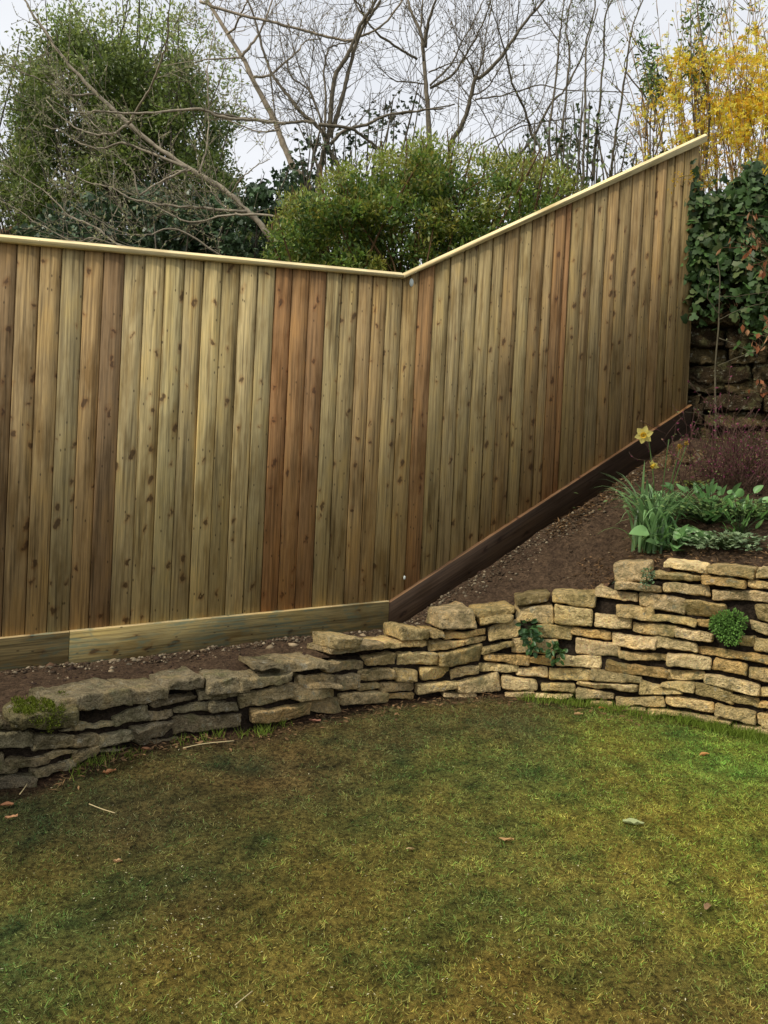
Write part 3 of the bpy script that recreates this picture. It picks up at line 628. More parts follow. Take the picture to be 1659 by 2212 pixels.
lt = leafobj('leaf_litter', M_MATT, None, P1, randdir(n)*[1, 1, .25], np.tile([0, 0, 1.], (n, 1))+RNG.normal(size=(n, 3))*.4, RNG.uniform(.012, .045, n), RNG.uniform(.003, .012, n), lin(140, 110, 76)*RNG.uniform(.4, 1.3, (n, 1)), T=T_FOLD); lt['kind'] = 'stuff'; tag(lt, 'dry straw and dead leaf bits on the soil bank and along the wall foot', 'leaf litter')

# ------------------------------------------------------------------ dead leaves and twigs on the lawn
def curled(mb, c, L_, W_, ang, col, lift=.007):
    n = 7; V = []; 
    for i in range(n):
        t_ = i/(n-1); w = W_*math.sin(math.pi*min(t_*.93+.05, 1))**.8
        for s_ in (-1, -.5, 0, .5, 1):
            x_ = (t_-.5)*L_; y_ = s_*w/2; z_ = lift+abs(s_)**1.5*w*.35+.25*L_*(t_-.5)**2+RNG.normal()*.0022
            V.append((c[0]+x_*math.cos(ang)-y_*math.sin(ang), c[1]+x_*math.sin(ang)+y_*math.cos(ang), c[2]+z_))
    mb.add(V, [[i*5+j, i*5+j+1, i*5+j+6, i*5+j+5] for i in range(n-1) for j in range(4)], col)
TAN = (196, 140, 96)
for (u, v, L_, W_, an, col, lab) in (
    (236, 1673, .055, .022, .9, TAN, 'pointed tan dead leaf standing on the brown turf below the mossy boulder'),
    (1522, 1630, .052, .024, .4, (214, 158, 98), 'orange dead leaf on the greenest turf below the golden wall'),
    (1368, 1782, .070, .034, -.2, (176, 184, 130), 'pale green fallen leaf, broad, in the right part of the lawn'),
    (1094, 1812, .050, .016, .1, (206, 164, 112), 'slim buff dead leaf in the middle of the lawn'),
    (886, 1837, .028, .014, .3, (206, 176, 128), 'small buff leaf scrap near the centre of the lawn'),
    (255, 1852, .026, .016, .2, (200, 160, 116), 'small crumpled buff leaf on the dark left turf'),
    (315, 1624, .040, .022, 0., (168, 120, 86), 'reddish dead leaf beside the pale twig at the foot of the grey stones'),
    (14, 1745, .042, .026, .5, (150, 106, 76), 'rust brown crumpled leaf at the left edge of the lawn'),
    (24, 1772, .040, .015, .7, (204, 152, 110), 'buff leaf just below the rust brown leaf at the left edge'),
    (1250, 1543, .045, .022, .3, (196, 160, 112), 'buff leaf lying by the bare strip near the middle of the wall foot'),
    (680, 1560, .050, .018, .1, (170, 120, 98), 'pink brown leaf under the middle stones of the wall'),
    (1300, 1531, .036, .018, .2, (200, 112, 66), 'small orange brown leaf touching the lowest golden stones'),
    (1528, 1966, .036, .02, .9, (160, 128, 96), 'dull brown leaf scrap low in the right part of the lawn')):
    mb = MB(); c = onlawn(u, v); c[2] = float(lz(np.array([c[0]]), np.array([c[1]]))[0]); curled(mb, c, L_, W_, an, lin(*col)*1.0)
    o = mb.build('dead_leaf', M_MATT, None, True); tag(o, lab, 'leaf', 'dead leaves fallen on the lawn')
for px, r_, lab in (([(395, 1624), (440, 1616), (505, 1610)], .0022, 'long pale twig lying on the bare turf under the grey stones'),
                    ([(192, 1748), (220, 1757), (248, 1766)], .0018, 'short pale twig on the brown turf left of centre'),
                    ([(42, 1728), (50, 1716), (58, 1704)], .0018, 'thin straw twig close to the wall at the left edge'),
                    ([(507, 2186), (525, 2172), (545, 2155)], .0014, 'thin yellow straw near the bottom of the lawn')):
    mb = MB(); tube(mb, smoothpoly([onlawn(*p)+np.array([0, 0, .014+RNG.random()*.006]) for p in px], 4), r_, lin(190, 172, 128), 5)
    tag(mb.build('twig', M_PLAIN), lab, 'twig', 'twigs lying on the lawn')

# ------------------------------------------------------------------ back wall with ivy
B0 = np.array([*(B2+dR*.02+np.array([-.25, .17]))]); B1 = P(1720, 700, 5.35)[:2]; dB = unit(B1-B0); nB = np.array([dB[1], -dB[0]])
bw = thing('ivy_wall', 'dark rough stone garden wall behind the end of the fence', 'stone wall', (B0[0], B0[1], float(soil_z([B0[0]], [B0[1]])[0])))
WP_s, WS_s = WP, WS
WP = np.array([B0-dB*.5, B0+dB*1.0, B0+dB*2.6]); WS = np.array([0, 1.5, 3.1])
mb = MB(); z0 = 1.62
while z0 < 3.35:
    h = RNG.uniform(.07, .17); s = RNG.uniform(-.1, .1)
    while s < 3.0:
        w = RNG.uniform(.14, .42)*(.7+h*3); d1, d2 = RNG.uniform(-.022, .022, 2)
        stone_mesh(mb, [(s+.006, z0+h+d1), (s+w-.006, z0+h+d2), (s+w-.006, z0+d2*.5), (s+.006, z0+d1*.5)], .2, RNG.uniform(-.03, .035), lin(*random.choice([(88, 76, 52), (78, 68, 50), (98, 86, 60), (70, 58, 42)]))*1.25*RNG.uniform(.8, 1.25), sd, .026); sd += 1; s += w
    z0 += h
mb.build('stonework', M_STONE, bw, True)
mb = MB(); V = [fpz for z in (1.3, 3.3) for fpz in [(*(B0-dB*.5-nB*.07), z), (*(B0+dB*2.6-nB*.07), z), (*(B0+dB*2.6-nB*.3), z), (*(B0-dB*.5-nB*.3), z)]]
mb.add(V, [[3, 2, 1, 0], [4, 5, 6, 7]]+[[q, (q+1) % 4, (q+1) % 4+4, q+4] for q in range(4)]); mb.build('earth_core', M_EARTH, bw)
WP, WS = WP_s, WS_s
# ivy
def onB(u, v): return onplane(u, v, B0, B1)
n = 5200; u = RNG.uniform(1455, 1800, n); v = 345+RNG.random(n)**1.05*430
dens = np.clip((720-v)/170+.9*(fbm(u, v, .012, 1)-.5)+(u-1600)*.0006, 0, 1); k = (RNG.random(n) < dens) & (v > 450-120*vn(u, u*0+3, .03, 2)-(RNG.random(n) < .08)*30)
pp = np.array([onB(a_, b_) for a_, b_ in zip(u[k], v[k])]); n = len(pp); out = .04+RNG.random(n)*(.10+.05*fbm(pp[:, 0], pp[:, 2], 7, 2))
pp[:, 0] += nB[0]*out; pp[:, 1] += nB[1]*out
vis = RNG.random((n, 1)); ic = lin(52, 78, 44)*(.55+1.2*vis**2)*1.25; ic = np.where(RNG.random((n, 1)) < .12, lin(92, 112, 74)*.8, ic)
D = np.c_[RNG.normal(size=n)*.6, RNG.normal(size=n)*.3-.15, -.75+RNG.normal(size=n)*.4]; Nn = np.c_[np.full(n, nB[0])+RNG.normal(size=n)*.45, np.full(n, nB[1])+RNG.normal(size=n)*.4, .5+RNG.normal(size=n)*.4]
ivy = thing('ivy', 'glossy dark green ivy hanging over the top of the dark stone wall', 'ivy', tuple(onB(1560, 500)))
leafobj('foliage', vcmat('ivy_leaf', .5, .15, .3), ivy, pp, D+RNG.normal(size=(n, 3))*.3, Nn+RNG.normal(size=(n, 3))*.35, RNG.uniform(.03, .075, n), RNG.uniform(.03, .07, n), ic*np.array([1.25, 1.1, .85]), T=T_IVY)
mb = MB()
for _ in range(46):
    u, v = RNG.uniform(1480, 1720), RNG.uniform(520, 760); q = [(u, v)]
    for i in range(4): u += RNG.normal()*18; v -= RNG.uniform(15, 45); q.append((u, v))
    pq = np.array([onB(*w_) for w_ in q]); pq[:, :2] += nB*.045; tube(mb, smoothpoly(pq, 3), .0035, lin(92, 72, 50), 5)
mb.build('stems', M_BARK, ivy)

# ------------------------------------------------------------------ trees
BARK = lin(104, 96, 82)*1.2
def grow(mb, p, d, length, r, lvl, tips, up=.12, wob=.22, col=BARK, nkids=(3, 6), spread=.9):
    n = max(4, int(length/.09)); n = min(n, 9); pts = [p]; st = length/n
    for i in range(n):
        d = unit(d+RNG.normal(size=3)*wob*.5+np.array([0, 0, up*.35])); pts.append(pts[-1]+d*st)
    pts = np.array(pts); tube(mb, pts, np.linspace(r, max(r*.4, .0017), n+1), col*RNG.uniform(.8, 1.15), 5 if r > .006 else 3)
    tips.append((pts, d, r))
    if lvl > 0:
        for _ in range(RNG.integers(*nkids)):
            i = RNG.integers(1, n+1); dd = unit(pts[i]-pts[i-1]); side = unit(np.cross(dd, RNG.normal(size=3)))
            grow(mb, pts[i], unit(dd*.75+side*spread), length*RNG.uniform(.35, .65), r*.55, lvl-1, tips, up, wob, col, nkids, spread)
def limbs(name, label, cat, base, paths, group=None, col=BARK, twigs=1., buds=0., budcol=(128, 128, 84), lvl=1, tl=.5, up=.15, drift=.5, wig=.012, budsize=.022, side_up=.3):
    """paths: (px list, depth, r0, r1, twig density)"""
    o = thing(name, label, cat, tuple(base), group); mb = MB(); tw = MB(); tips = []
    for px, dep, r0, r1, dn in paths:
        d1 = dep+RNG.normal()*drift*.6; px = np.array(px, float)
        tt = np.linspace(0, 1, len(px)); P3 = np.array([P(a_[0], a_[1], dep+(d1-dep)*q_) for a_, q_ in zip(px, tt)])
        P3 = smoothpoly(P3, 5); P3[1:-1] += RNG.normal(size=(len(P3)-2, 3))*wig*.22; rad = np.linspace(r0, r1, len(P3))*RNG.uniform(.9, 1.12, len(P3))*.8; tube(mb, P3, rad, col*RNG.uniform(.85, 1.1), 8)
        ln = np.linalg.norm(np.diff(P3, axis=0), axis=1).sum(); k = int(ln*dn*twigs*9.5)
        for _ in range(k):
            i = RNG.integers(1, len(P3)-1); dd = unit(P3[i+1]-P3[i-1]); sd_ = RNG.normal(size=3); sd_[2] = abs(sd_[2])*side_up+sd_[2]*(1-side_up)*.5; sd_ = unit(np.cross(np.cross(dd, sd_), dd)+1e-6)
            grow(tw, P3[i], unit(dd*.6+sd_*.8), tl*RNG.uniform(.35, 1.1), min(rad[i]*.42, .0042), lvl, tips, up, .16, col*.9, (3, 7))
        tips.append((P3[len(P3)//2:], None, r1))
    mb.build('trunk', M_BARK, o, True)
    if tw.n: tw.build('twigs', M_BARK, o)
    if buds and tips:
        bp = []
        for pts, _, r in tips:
            m = max(1, int(len(pts)*buds*1.5)); idx = RNG.integers(1, len(pts), m); w = RNG.random((m, 1)); bp.append(pts[idx-1]*w+pts[idx]*(1-w))
        bp = np.concatenate(bp); n = len(bp)
        leafobj('buds', M_LEAF, o, bp, randdir(n, .3), randdir(n), RNG.uniform(.4, 1.3, n)*budsize, RNG.uniform(.3, .7, n)*budsize, lin(*budcol)*RNG.uniform(.7, 1.6, (n, 1)), T=T_FOLD)
    return o
z8 = lambda *q: [(a_/3, b_/3) for a_, b_ in q]
z1 = lambda *q: [(432+.3125*a_, .3125*b_) for a_, b_ in q]
z2 = lambda *q: [(907.2+.3125*a_, .3125*b_) for a_, b_ in q]
def under(u, y): q = P(u, 900, y); return (q[0], q[1], .4)
limbs('fruit_tree', 'bare budding fruit tree with a long limb slanting up to the left over the fence', 'tree', under(640, 6.6), [
    ([(720, 690), (600, 532)]+z8((1680, 1450), (1600, 1370), (1450, 1230), (1240, 1100), (1000, 940), (830, 790), (620, 600), (450, 420), (330, 260), (230, 110), (160, 0), (130, -60)), 6.6, .034, .007, .8),
    (z8((830, 800), (900, 690), (980, 550), (1060, 350), (1090, 180), (1100, 0)), 6.5, .013, .004, 1.2),
    (z8((820, 815), (700, 870), (600, 870), (480, 820), (380, 740), (300, 650)), 6.4, .012, .004, 1.4),
    (z8((1210, 1090), (1000, 1000), (800, 930), (650, 965), (500, 920), (420, 860), (280, 810)), 6.2, .014, .004, 1.4),
    (z8((610, 600), (500, 620), (400, 590), (250, 510), (100, 450), (-20, 400)), 6.6, .010, .003, 1.4),
    (z8((1850, 800), (1659, 780), (1450, 760), (1300, 710), (1100, 720), (850, 735), (650, 720), (500, 730), (420, 700), (300, 630)), 6.3, .015, .004, 1.2),
    (z8((1210, 1095), (1000, 1200), (900, 1260), (870, 1120), (780, 1030), (720, 980)), 6.2, .010, .004, .9),
    (z8((1600, 1370), (1400, 1360), (1200, 1340), (1000, 1320), (830, 1280), (720, 1210), (600, 1190), (400, 1100)), 6.4, .014, .004, 1.5),
    (z8((1290, 1120), (1340, 950), (1350, 700), (1345, 400), (1390, 200), (1380, 60)), 6.5, .010, .003, 1.),
    (z8((1240, 1100), (1100, 1130), (1000, 1240), (900, 1270), (760, 1220)), 6.3, .008, .003, 1.5),
    (z8((1000, 1760), (750, 1580), (600, 1460), (450, 1400), (300, 1250), (150, 1150), (0, 1060)), 6.0, .010, .003, 1.5),
    (z8((1900, 1420), (1659, 1390), (1450, 1400), (1250, 1440), (1120, 1400), (950, 1300)), 6.1, .012, .004, 1.5),
    (z8((1500, 1700), (1150, 1490), (950, 1520), (780, 1500), (600, 1410), (450, 1330)), 6.0, .009, .003, 1.5),
    (z8((1500, 1250), (1560, 1160), (1640, 1090), (1750, 1030)), 6.4, .008, .003, 1.2),
    (z8((1560, 1400), (1450, 1330), (1390, 1260), (1330, 1180)), 6.4, .008, .003, 1.2),
    (z8((1000, 1640), (800, 1590), (600, 1545), (480, 1560), (300, 1480), (100, 1350), (0, 1300)), 6.0, .008, .003, 1.4),
    (z8((700, 900), (560, 750), (470, 640), (380, 560)), 6.6, .006, .003, 1.2),
    ], buds=.42, budcol=(150, 150, 104), tl=.42, lvl=1, twigs=.85, wig=.016, col=lin(136, 126, 108)*1.35)
limbs('ash_tree', 'pale smooth trunk leaning up to the left behind the slanting limb', 'tree', under(680, 7.6), [
    ([(720, 640), (700, 520)]+z1((750, 1290), (660, 1180), (600, 1060), (540, 900), (490, 780), (370, 560), (290, 390), (190, 230), (60, 20), (0, -80)), 7.6, .048, .018, .35),
    (z1((190, 230), (240, 190), (280, 110), (330, 0)), 7.6, .014, .007, 1.),
    (z1((290, 390), (370, 290), (430, 190), (500, 0)), 7.6, .018, .008, 1.),
    (z1((370, 530), (480, 520), (600, 420), (680, 350), (740, 280), (840, 270)), 7.5, .015, .005, 1.),
    (z1((290, 400), (50, 410), (-60, 440)), 7.5, .011, .005, 1.),
    (z1((0, 10), (130, 60), (400, 130), (620, 185), (850, 245), (1000, 280), (1100, 255), (1270, 170), (1400, 0)), 7.1, .015, .010, .7),
    (z1((540, 900), (400, 910), (250, 850), (100, 800)), 7.4, .010, .005, 1.),
    ], col=lin(140, 128, 110)*1.3, buds=.12, tl=.45, lvl=1)
limbs('forked_tree', 'many stemmed bare tree forking low behind the green bush', 'tree', under(730, 7.0), [
    ([(770, 640), (750, 450)]+z1((970, 1180), (900, 1050), (850, 920), (800, 860), (700, 780), (640, 700), (560, 600), (480, 470), (420, 280), (380, 130), (330, 0), (310, -60)), 7.0, .030, .008, .9),
    ([(690, 640), (688, 480)]+z1((820, 1250), (850, 1080), (890, 930), (910, 700), (940, 520), (1010, 400), (1060, 290), (1110, 170), (1190, 50), (1250, -60)), 7.2, .036, .014, .7),
    (z1((900, 950), (940, 820), (1000, 620), (1040, 440), (1100, 250), (1170, 120), (1250, 0)), 7.1, .026, .014, .9),
    (z1((820, 860), (1040, 890), (1150, 960), (1250, 1030), (1400, 1090)), 6.8, .018, .010, 1.),
    (z1((900, 1000), (1000, 900), (1150, 860), (1290, 800), (1500, 765), (1680, 750)), 7.0, .018, .008, .9),
    (z1((800, 850), (720, 840), (560, 850), (400, 830), (200, 800), (0, 760)), 6.8, .016, .008, .9),
    (z1((860, 900), (870, 700), (860, 500), (880, 360), (920, 320), (1040, 290)), 7.0, .014, .006, 1.2),
    (z1((880, 960), (760, 640), (640, 540), (600, 440), (560, 300), (520, 0)), 7.0, .012, .004, 1.3),
    (z1((480, 470), (500, 640), (520, 800)), 7.0, .010, .006, .8),
    (z1((880, 1000), (740, 980), (660, 800), (600, 600)), 6.9, .008, .004, 1.2),
    (z1((780, 1150), (800, 1000), (830, 820), (700, 500), (640, 300), (580, 60)), 7.1, .010, .003, 1.2),
    (z1((1170, 130), (1090, 60), (1060, -30)), 7.1, .012, .006, 1.2),
    (z1((800, 860), (760, 700), (740, 500), (600, 430)), 7., .007, .003, 1.3),
    ], buds=.16, tl=.55, lvl=1, up=.3, budcol=(120, 112, 78))
limbs('straight_tree', 'bare tree with an upright trunk rising above the centre of the green bush', 'tree', under(935, 7.4), [
    ([(940, 640), (932, 420)]+z1((1590, 1060), (1570, 700), (1550, 450), (1530, 250), (1460, 80), (1430, -40)), 7.4, .038, .012, .9),
    (z1((1555, 330), (1580, 150), (1640, -30)), 7.4, .022, .012, 1.4),
    (z1((1545, 420), (1530, 200), (1540, 0)), 7.4, .014, .008, 1.4),
    (z1((1500, 410), (1400, 350), (1250, 250), (1150, 140), (1100, 40), (1040, -40)), 7.3, .014, .007, 1.2),
    (z1((1550, 580), (1430, 565), (1350, 560), (1250, 480), (1180, 400)), 7.4, .008, .004, 1.2),
    (z2((70, 610), (230, 510), (370, 290), (440, 150), (500, -20)), 7.4, .015, .006, 1.4),
    (z2((70, 590), (210, 450), (290, 290), (380, 130), (450, -20)), 7.3, .012, .005, 1.4),
    (z2((60, 500), (180, 450), (330, 400), (430, 260)), 7.4, .008, .004, 1.4),
    ], buds=.14, tl=.6, lvl=1, up=.35, budcol=(110, 96, 70))
limbs('curved_tree', 'bare tree whose thin trunk bows out to the right beside the upright trunk', 'tree', under(990, 7.1), [
    ([(975, 640), (968, 400)]+z2((210, 1000), (290, 870), (350, 680), (380, 550), (440, 520), (580, 370), (660, 250), (740, 140), (860, 0), (900, -50)), 7.1, .028, .010, 1.),
    (z2((390, 530), (440, 370), (450, 270), (510, -20)), 7.1, .012, .005, 1.4),
    (z2((380, 550), (340, 430), (260, 300), (240, 0)), 7.1, .010, .004, 1.3),
    (z2((360, 660), (450, 620), (520, 520), (600, 350), (620, 0)), 7.0, .009, .004, 1.3),
    (z2((240, 720), (0, 770), (-200, 800)), 7.0, .007, .004, .8),
    (z2((270, 1050), (265, 750), (270, 500), (230, 300)), 7.1, .008, .003, 1.3),
    (z2((380, 690), (600, 650), (830, 590), (1000, 620), (1450, 640)), 6.9, .008, .004, .8),
    (z2((660, 250), (680, 80), (690, -20)), 7.1, .007, .004, 1.2),
    ], buds=.16, tl=.55, lvl=1, up=.35, budcol=(116, 104, 74))
limbs('angled_tree', 'small bare tree with a dark angled stem crossing low above the rising fence', 'tree', under(1150, 6.9), [
    ([(1120, 560)]+z2((600, 1250), (700, 1060), (800, 920), (900, 720), (1000, 620), (1100, 430), (1160, 280), (1230, 60)), 6.9, .018, .005, .8),
    (z2((780, 950), (730, 780), (640, 580), (590, 370), (540, 200), (480, 0)), 6.9, .014, .004, .8),
    (z2((580, 1100), (460, 820), (380, 700), (200, 520)), 6.9, .007, .003, 1.),
    (z2((500, 1080), (640, 900), (950, 830), (1100, 830), (1300, 930), (1450, 1000)), 6.7, .007, .004, 1.),
    (z2((400, 1010), (600, 900), (800, 760), (900, 500), (980, 420)), 6.8, .007, .003, .9),
    (z2((810, 1110), (1000, 1040), (1150, 960), (1300, 900)), 6.7, .010, .004, .8),
    ], buds=.14, tl=.45, lvl=1, up=.3)
for i, (px, lab) in enumerate(((z2((885, 1300), (890, 1170), (900, 850), (940, 560), (960, 300), (980, 150), (1000, -30)), 'forked bare sapling, first of the upright row above the rising fence'),
                (z2((930, 1300), (950, 1090), (990, 850), (1020, 550), (1035, 350), (1010, 200), (1050, -30)), 'dark straight sapling, second of the upright row above the rising fence'),
                (z2((1130, 1300), (1130, 1100), (1140, 800), (1145, 500), (1150, 280), (1200, 100), (1215, -30)), 'sapling with small green leaves on its stem, third of the upright row'),
                (z2((1190, 1250), (1200, 1080), (1240, 750), (1270, 400), (1280, 130), (1340, -30)), 'tall dark sapling, fourth of the upright row above the rising fence'),
                (z2((1310, 1250), (1325, 1180), (1350, 950), (1400, 650), (1440, 350), (1480, 150), (1560, -40)), 'sapling leaning right toward the yellow bush, last of the upright row'))):
    limbs('sapling', lab, 'sapling', under(px[0][0], 6.5), [(px, 6.5, .014, .006, 1.2)]+([(z2((960, 290), (860, 150), (800, 50), (770, -30)), 6.5, .006, .004, 1.5)] if i == 0 else []),
          group='bare saplings standing in a row behind the fence', buds=.35 if i != 1 else .2, tl=.34, lvl=1, up=.4, drift=.1, budcol=(122, 134, 82))

# leafy masses
def foliage(o, poly, y0, y1, nclump, per, rad, size, cols, mat, T=T_FOLD, low=None, gap=.0, aspect=.42, stems=True, stemcol=BARK*.8, root=None, bright=1.25, name='crown', stemfrac=.5, up=.25, part='branches', dfun=None):
    poly = np.array(poly, float); x0, x1 = poly[:, 0].min(), poly[:, 0].max(); v0, v1 = poly[:, 1].min(), poly[:, 1].max(); cs = []
    while len(cs) < nclump:
        u, v = RNG.uniform(x0, x1), RNG.uniform(v0, v1)
        if not inpoly(np.array(u), np.array(v), poly): continue
        if dfun is not None and RNG.random() > dfun(u, v): continue
        if gap and vn(u, v, .013, 2) < gap: continue
        cs.append(P(u, v, RNG.uniform(y0, y1)))
    cs = np.array(cs); n = nclump*per; ci = np.repeat(np.arange(nclump), per)
    rr = RNG.uniform(.6, 1.35, nclump)[ci]*rad; off = unit(RNG.normal(size=(n, 3)))*(RNG.random((n, 1))**.55)*rr[:, None]*np.array([1, 1, .85])
    pp = cs[ci]+off; cl = np.array([lin(*c_) for c_ in cols]); base = cl[RNG.integers(0, len(cl), nclump)][ci]*.55+cl[RNG.integers(0, len(cl), n)]*.45
    c = base*RNG.uniform(.8, 2.3, (n, 1))*bright; D = unit(off/rad*.8+randdir(n)*.9+np.array([0, 0, up]))
    leafobj(name, mat, o, pp, D, randdir(n, .8), RNG.uniform(.6, 1.35, n)*size, RNG.uniform(.75, 1.25, n)*size*aspect, c, T=T)
    if stems:
        mb = MB(); rt = np.array(root)
        for q in cs[RNG.permutation(nclump)[:int(nclump*stemfrac)]]:
            L0 = q-rt; L0[2] = max(L0[2], .6); s_ = rt+L0*RNG.uniform(.0, .7)*np.array([.75, .9, 1]); m_ = (s_+q)/2+RNG.normal(size=3)*np.linalg.norm(L0)*.05
            rr0 = .004+.004*np.linalg.norm(q-s_); tube(mb, smoothpoly([s_, m_, q, q+unit(q-m_)*rad*1.2], 4), np.linspace(rr0, .0012, 13), stemcol*RNG.uniform(.8, 1.2), 4)
        mb.build(part, M_BARK, o)
GR = 1.0
tl_ = thing('evergreen_tree', 'large dense dark evergreen tree filling the skyline above the lower end of the fence', 'tree', under(330, 9.4))
foliage(tl_, [(25, 300), (55, 220), (45, 170), (105, 130), (125, 55), (160, 50), (190, 105), (265, 90), (340, 125), (400, 130), (455, 185), (490, 260), (470, 330), (500, 400), (560, 460), (600, 600), (10, 600), (30, 480), (0, 400)], 8.6, 10.6, 700, 125, .19, .052,
        [(88, 102, 46), (76, 90, 42), (100, 108, 54), (62, 74, 38)], M_LEAF, root=under(320, 9.4), gap=.07, up=.3, stemfrac=.15, aspect=.5, bright=1.25)
foliage(tl_, [(-60, 140), (60, 60), (150, 120), (110, 300), (90, 480), (-60, 480)], 8.8, 10., 130, 30, .2, .055, [(108, 116, 66), (92, 104, 56), (120, 118, 78)], M_LEAF, root=under(200, 9.4), up=.3, stemfrac=.22, stemcol=BARK*.6)
foliage(tl_, [(90, 60), (110, -10), (150, -20), (200, 40), (300, 10), (420, 30), (500, 120), (520, 300), (480, 200), (430, 110), (250, 80)], 8.8, 10., 95, 26, .17, .05, [(116, 128, 66), (100, 118, 60), (126, 128, 84)], M_LEAF, root=under(300, 9.4), up=.5, stemfrac=.25, stemcol=BARK*.6)
hb = thing('dark_hedge', 'dark ivy leaved hedge just behind the lower end of the fence', 'hedge', under(330, 7.6))
foliage(hb, [(60, 500), (140, 455), (240, 440), (330, 430), (420, 440), (520, 420), (600, 400), (660, 380), (680, 640), (60, 640)], 7.3, 8.3, 150, 80, .17, .05, [(50, 66, 42), (42, 56, 38), (66, 84, 56)], M_GLOSS, T=T_IVY, aspect=.9, root=under(350, 7.8), gap=.1)
cb = thing('green_bush', 'bushy bright green evergreen shrub behind the dip of the fence', 'shrub', under(900, 5.9))
foliage(cb, [(585, 580), (600, 500), (640, 440), (690, 440), (745, 385), (800, 405), (880, 345), (930, 335), (990, 390), (1060, 370), (1120, 405), (1160, 410), (1215, 430), (1200, 480), (1100, 560), (900, 700), (600, 640)], 5.45, 6.6, 640, 80, .105, .034,
        [(82, 102, 40), (68, 92, 40), (98, 114, 46), (56, 78, 38), (112, 106, 44)], M_LEAF, root=under(900, 5.9), up=.5, aspect=.48, bright=1.2, stemfrac=.12, stemcol=lin(92, 72, 46))
foliage(cb, [(575, 560), (620, 425), (700, 385), (760, 345), (880, 320), (925, 290), (960, 315), (1010, 325), (1090, 335), (1150, 340), (1240, 380), (1265, 415), (1200, 430), (1100, 370), (800, 375), (640, 460)], 5.5, 6.4, 230, 26, .085, .034,
        [(112, 124, 52), (98, 112, 48), (124, 118, 60)], M_LEAF, root=under(900, 5.9), up=.8, aspect=.34, stemfrac=.2, stemcol=lin(92, 72, 46))
iv = thing('climbing_ivy', 'sparse dark ivy trailing through the saplings above the rising fence', 'ivy', under(1250, 6.2))
foliage(iv, [(1080, 340), (1180, 290), (1260, 240), (1310, 300), (1340, 330), (1440, 345), (1440, 380), (1300, 440), (1180, 420)], 5.9, 6.7, 95, 6, .14, .036, [(48, 60, 42), (62, 74, 48), (92, 104, 60)], M_GLOSS, T=T_IVY, aspect=.9, root=under(1250, 6.3), up=-.3)
iv2 = thing('climbing_ivy', 'dark ivy leaves hanging among the forked stems left of the upright trunk', 'ivy', under(760, 7.2))
foliage(iv2, [(620, 330), (680, 280), (830, 225), (900, 200), (910, 240), (850, 330), (800, 380), (640, 400)], 6.9, 7.6, 60, 6, .16, .04, [(48, 60, 42), (62, 74, 48)], M_GLOSS, T=T_IVY, aspect=.9, root=under(740, 7.2), up=-.3)
fb = thing('distant_bush', 'pale leafless thicket far beyond the lower end of the fence', 'bush', under(0, 15))
foliage(fb, [(-150, 420), (-40, 380), (40, 395), (70, 440), (110, 480), (110, 560), (-150, 560)], 14, 17, 60, 45, .45, .06, [(126, 120, 92), (104, 104, 72)], M_MATT, root=under(0, 15), aspect=.3)

# forsythia
fo = thing('forsythia', 'yellow flowering forsythia bush above the ivy covered wall', 'shrub', under(1600, 6.3)); mb = MB(); fl_p = []; lf_p = []
mb2 = MB()
for i in range(100):
    u0 = RNG.uniform(1430, 1780); lean = (u0-1600)*.35+RNG.normal()*60; y_ = RNG.uniform(5.95, 6.8); top = RNG.uniform(-60, 240) if u0 > 1420 else 200
    px = [(u0, 560), (u0+lean*.25+RNG.normal()*8, 400), (u0+lean*.6+RNG.normal()*14, 230), (u0+lean+RNG.normal()*20, top)]
    P3 = smoothpoly([P(a_, b_, y_+RNG.normal()*.06) for a_, b_ in px], 5); tube(mb, P3, np.linspace(.006, .0018, len(P3)), lin(140, 116, 82)*RNG.uniform(.8, 1.4), 5); tips = []
    for _ in range(7):
        j = RNG.integers(3, len(P3)-1); d = unit(P3[j+1]-P3[j]); grow(mb2, P3[j], unit(d+RNG.normal(size=3)*.5), RNG.uniform(.15, .42), .0028, 0, tips, .3, .3, lin(136, 104, 64))
    al = np.concatenate([t_[0] for t_ in tips]+[P3[4:]]); 
    pr = np.array([proj(a_) for a_ in al])
    dens = np.exp(-((pr[:, 1]-230)/135)**2)*np.clip((pr[:, 0]-1360)/90, .12, 1)*np.clip(2.4*vn(pr[:, 0], pr[:, 1], .018, 3)-.4, .06, 1.5)
    for _ in range(6): k = RNG.random(len(al)) < dens*.8; fl_p.append(al[k]+RNG.normal(size=(k.sum(), 3))*.018)
    k = RNG.random(len(al)) < .4+.35*(pr[:, 1] < 150); lf_p.append(al[k]+RNG.normal(size=(k.sum(), 3))*.02)
mb.build('stems', M_BARK, fo); mb2.build('twigs', M_BARK, fo)
fp_ = np.concatenate(fl_p); n = len(fp_); ax = randdir(n, -.2); ax[:, 1] -= .4; ax = unit(ax); e1 = unit(np.cross(ax, randdir(n))); e2 = np.cross(ax, e1)
mbp = []; fc = np.where(RNG.random((n, 1)) < .5, lin(240, 202, 70), np.where(RNG.random((n, 1)) < .45, lin(228, 176, 54), lin(232, 216, 104)))*RNG.uniform(.8, 1.1, (n, 1))
Pq = []; Dq = []; Nq = []; Cq = []
for k in range(4):
    a_ = k*math.pi/2; d = unit(e1*math.cos(a_)+e2*math.sin(a_)+ax*.45); Pq.append(fp_); Dq.append(d); Nq.append(ax); Cq.append(fc)
leafobj('flowers', M_PETAL, fo, np.concatenate(Pq), np.concatenate(Dq), np.concatenate(Nq), RNG.uniform(.019, .029, 4*n), RNG.uniform(.009, .014, 4*n), np.minimum(np.concatenate(Cq)*1.35, .95), T=T_DIA)
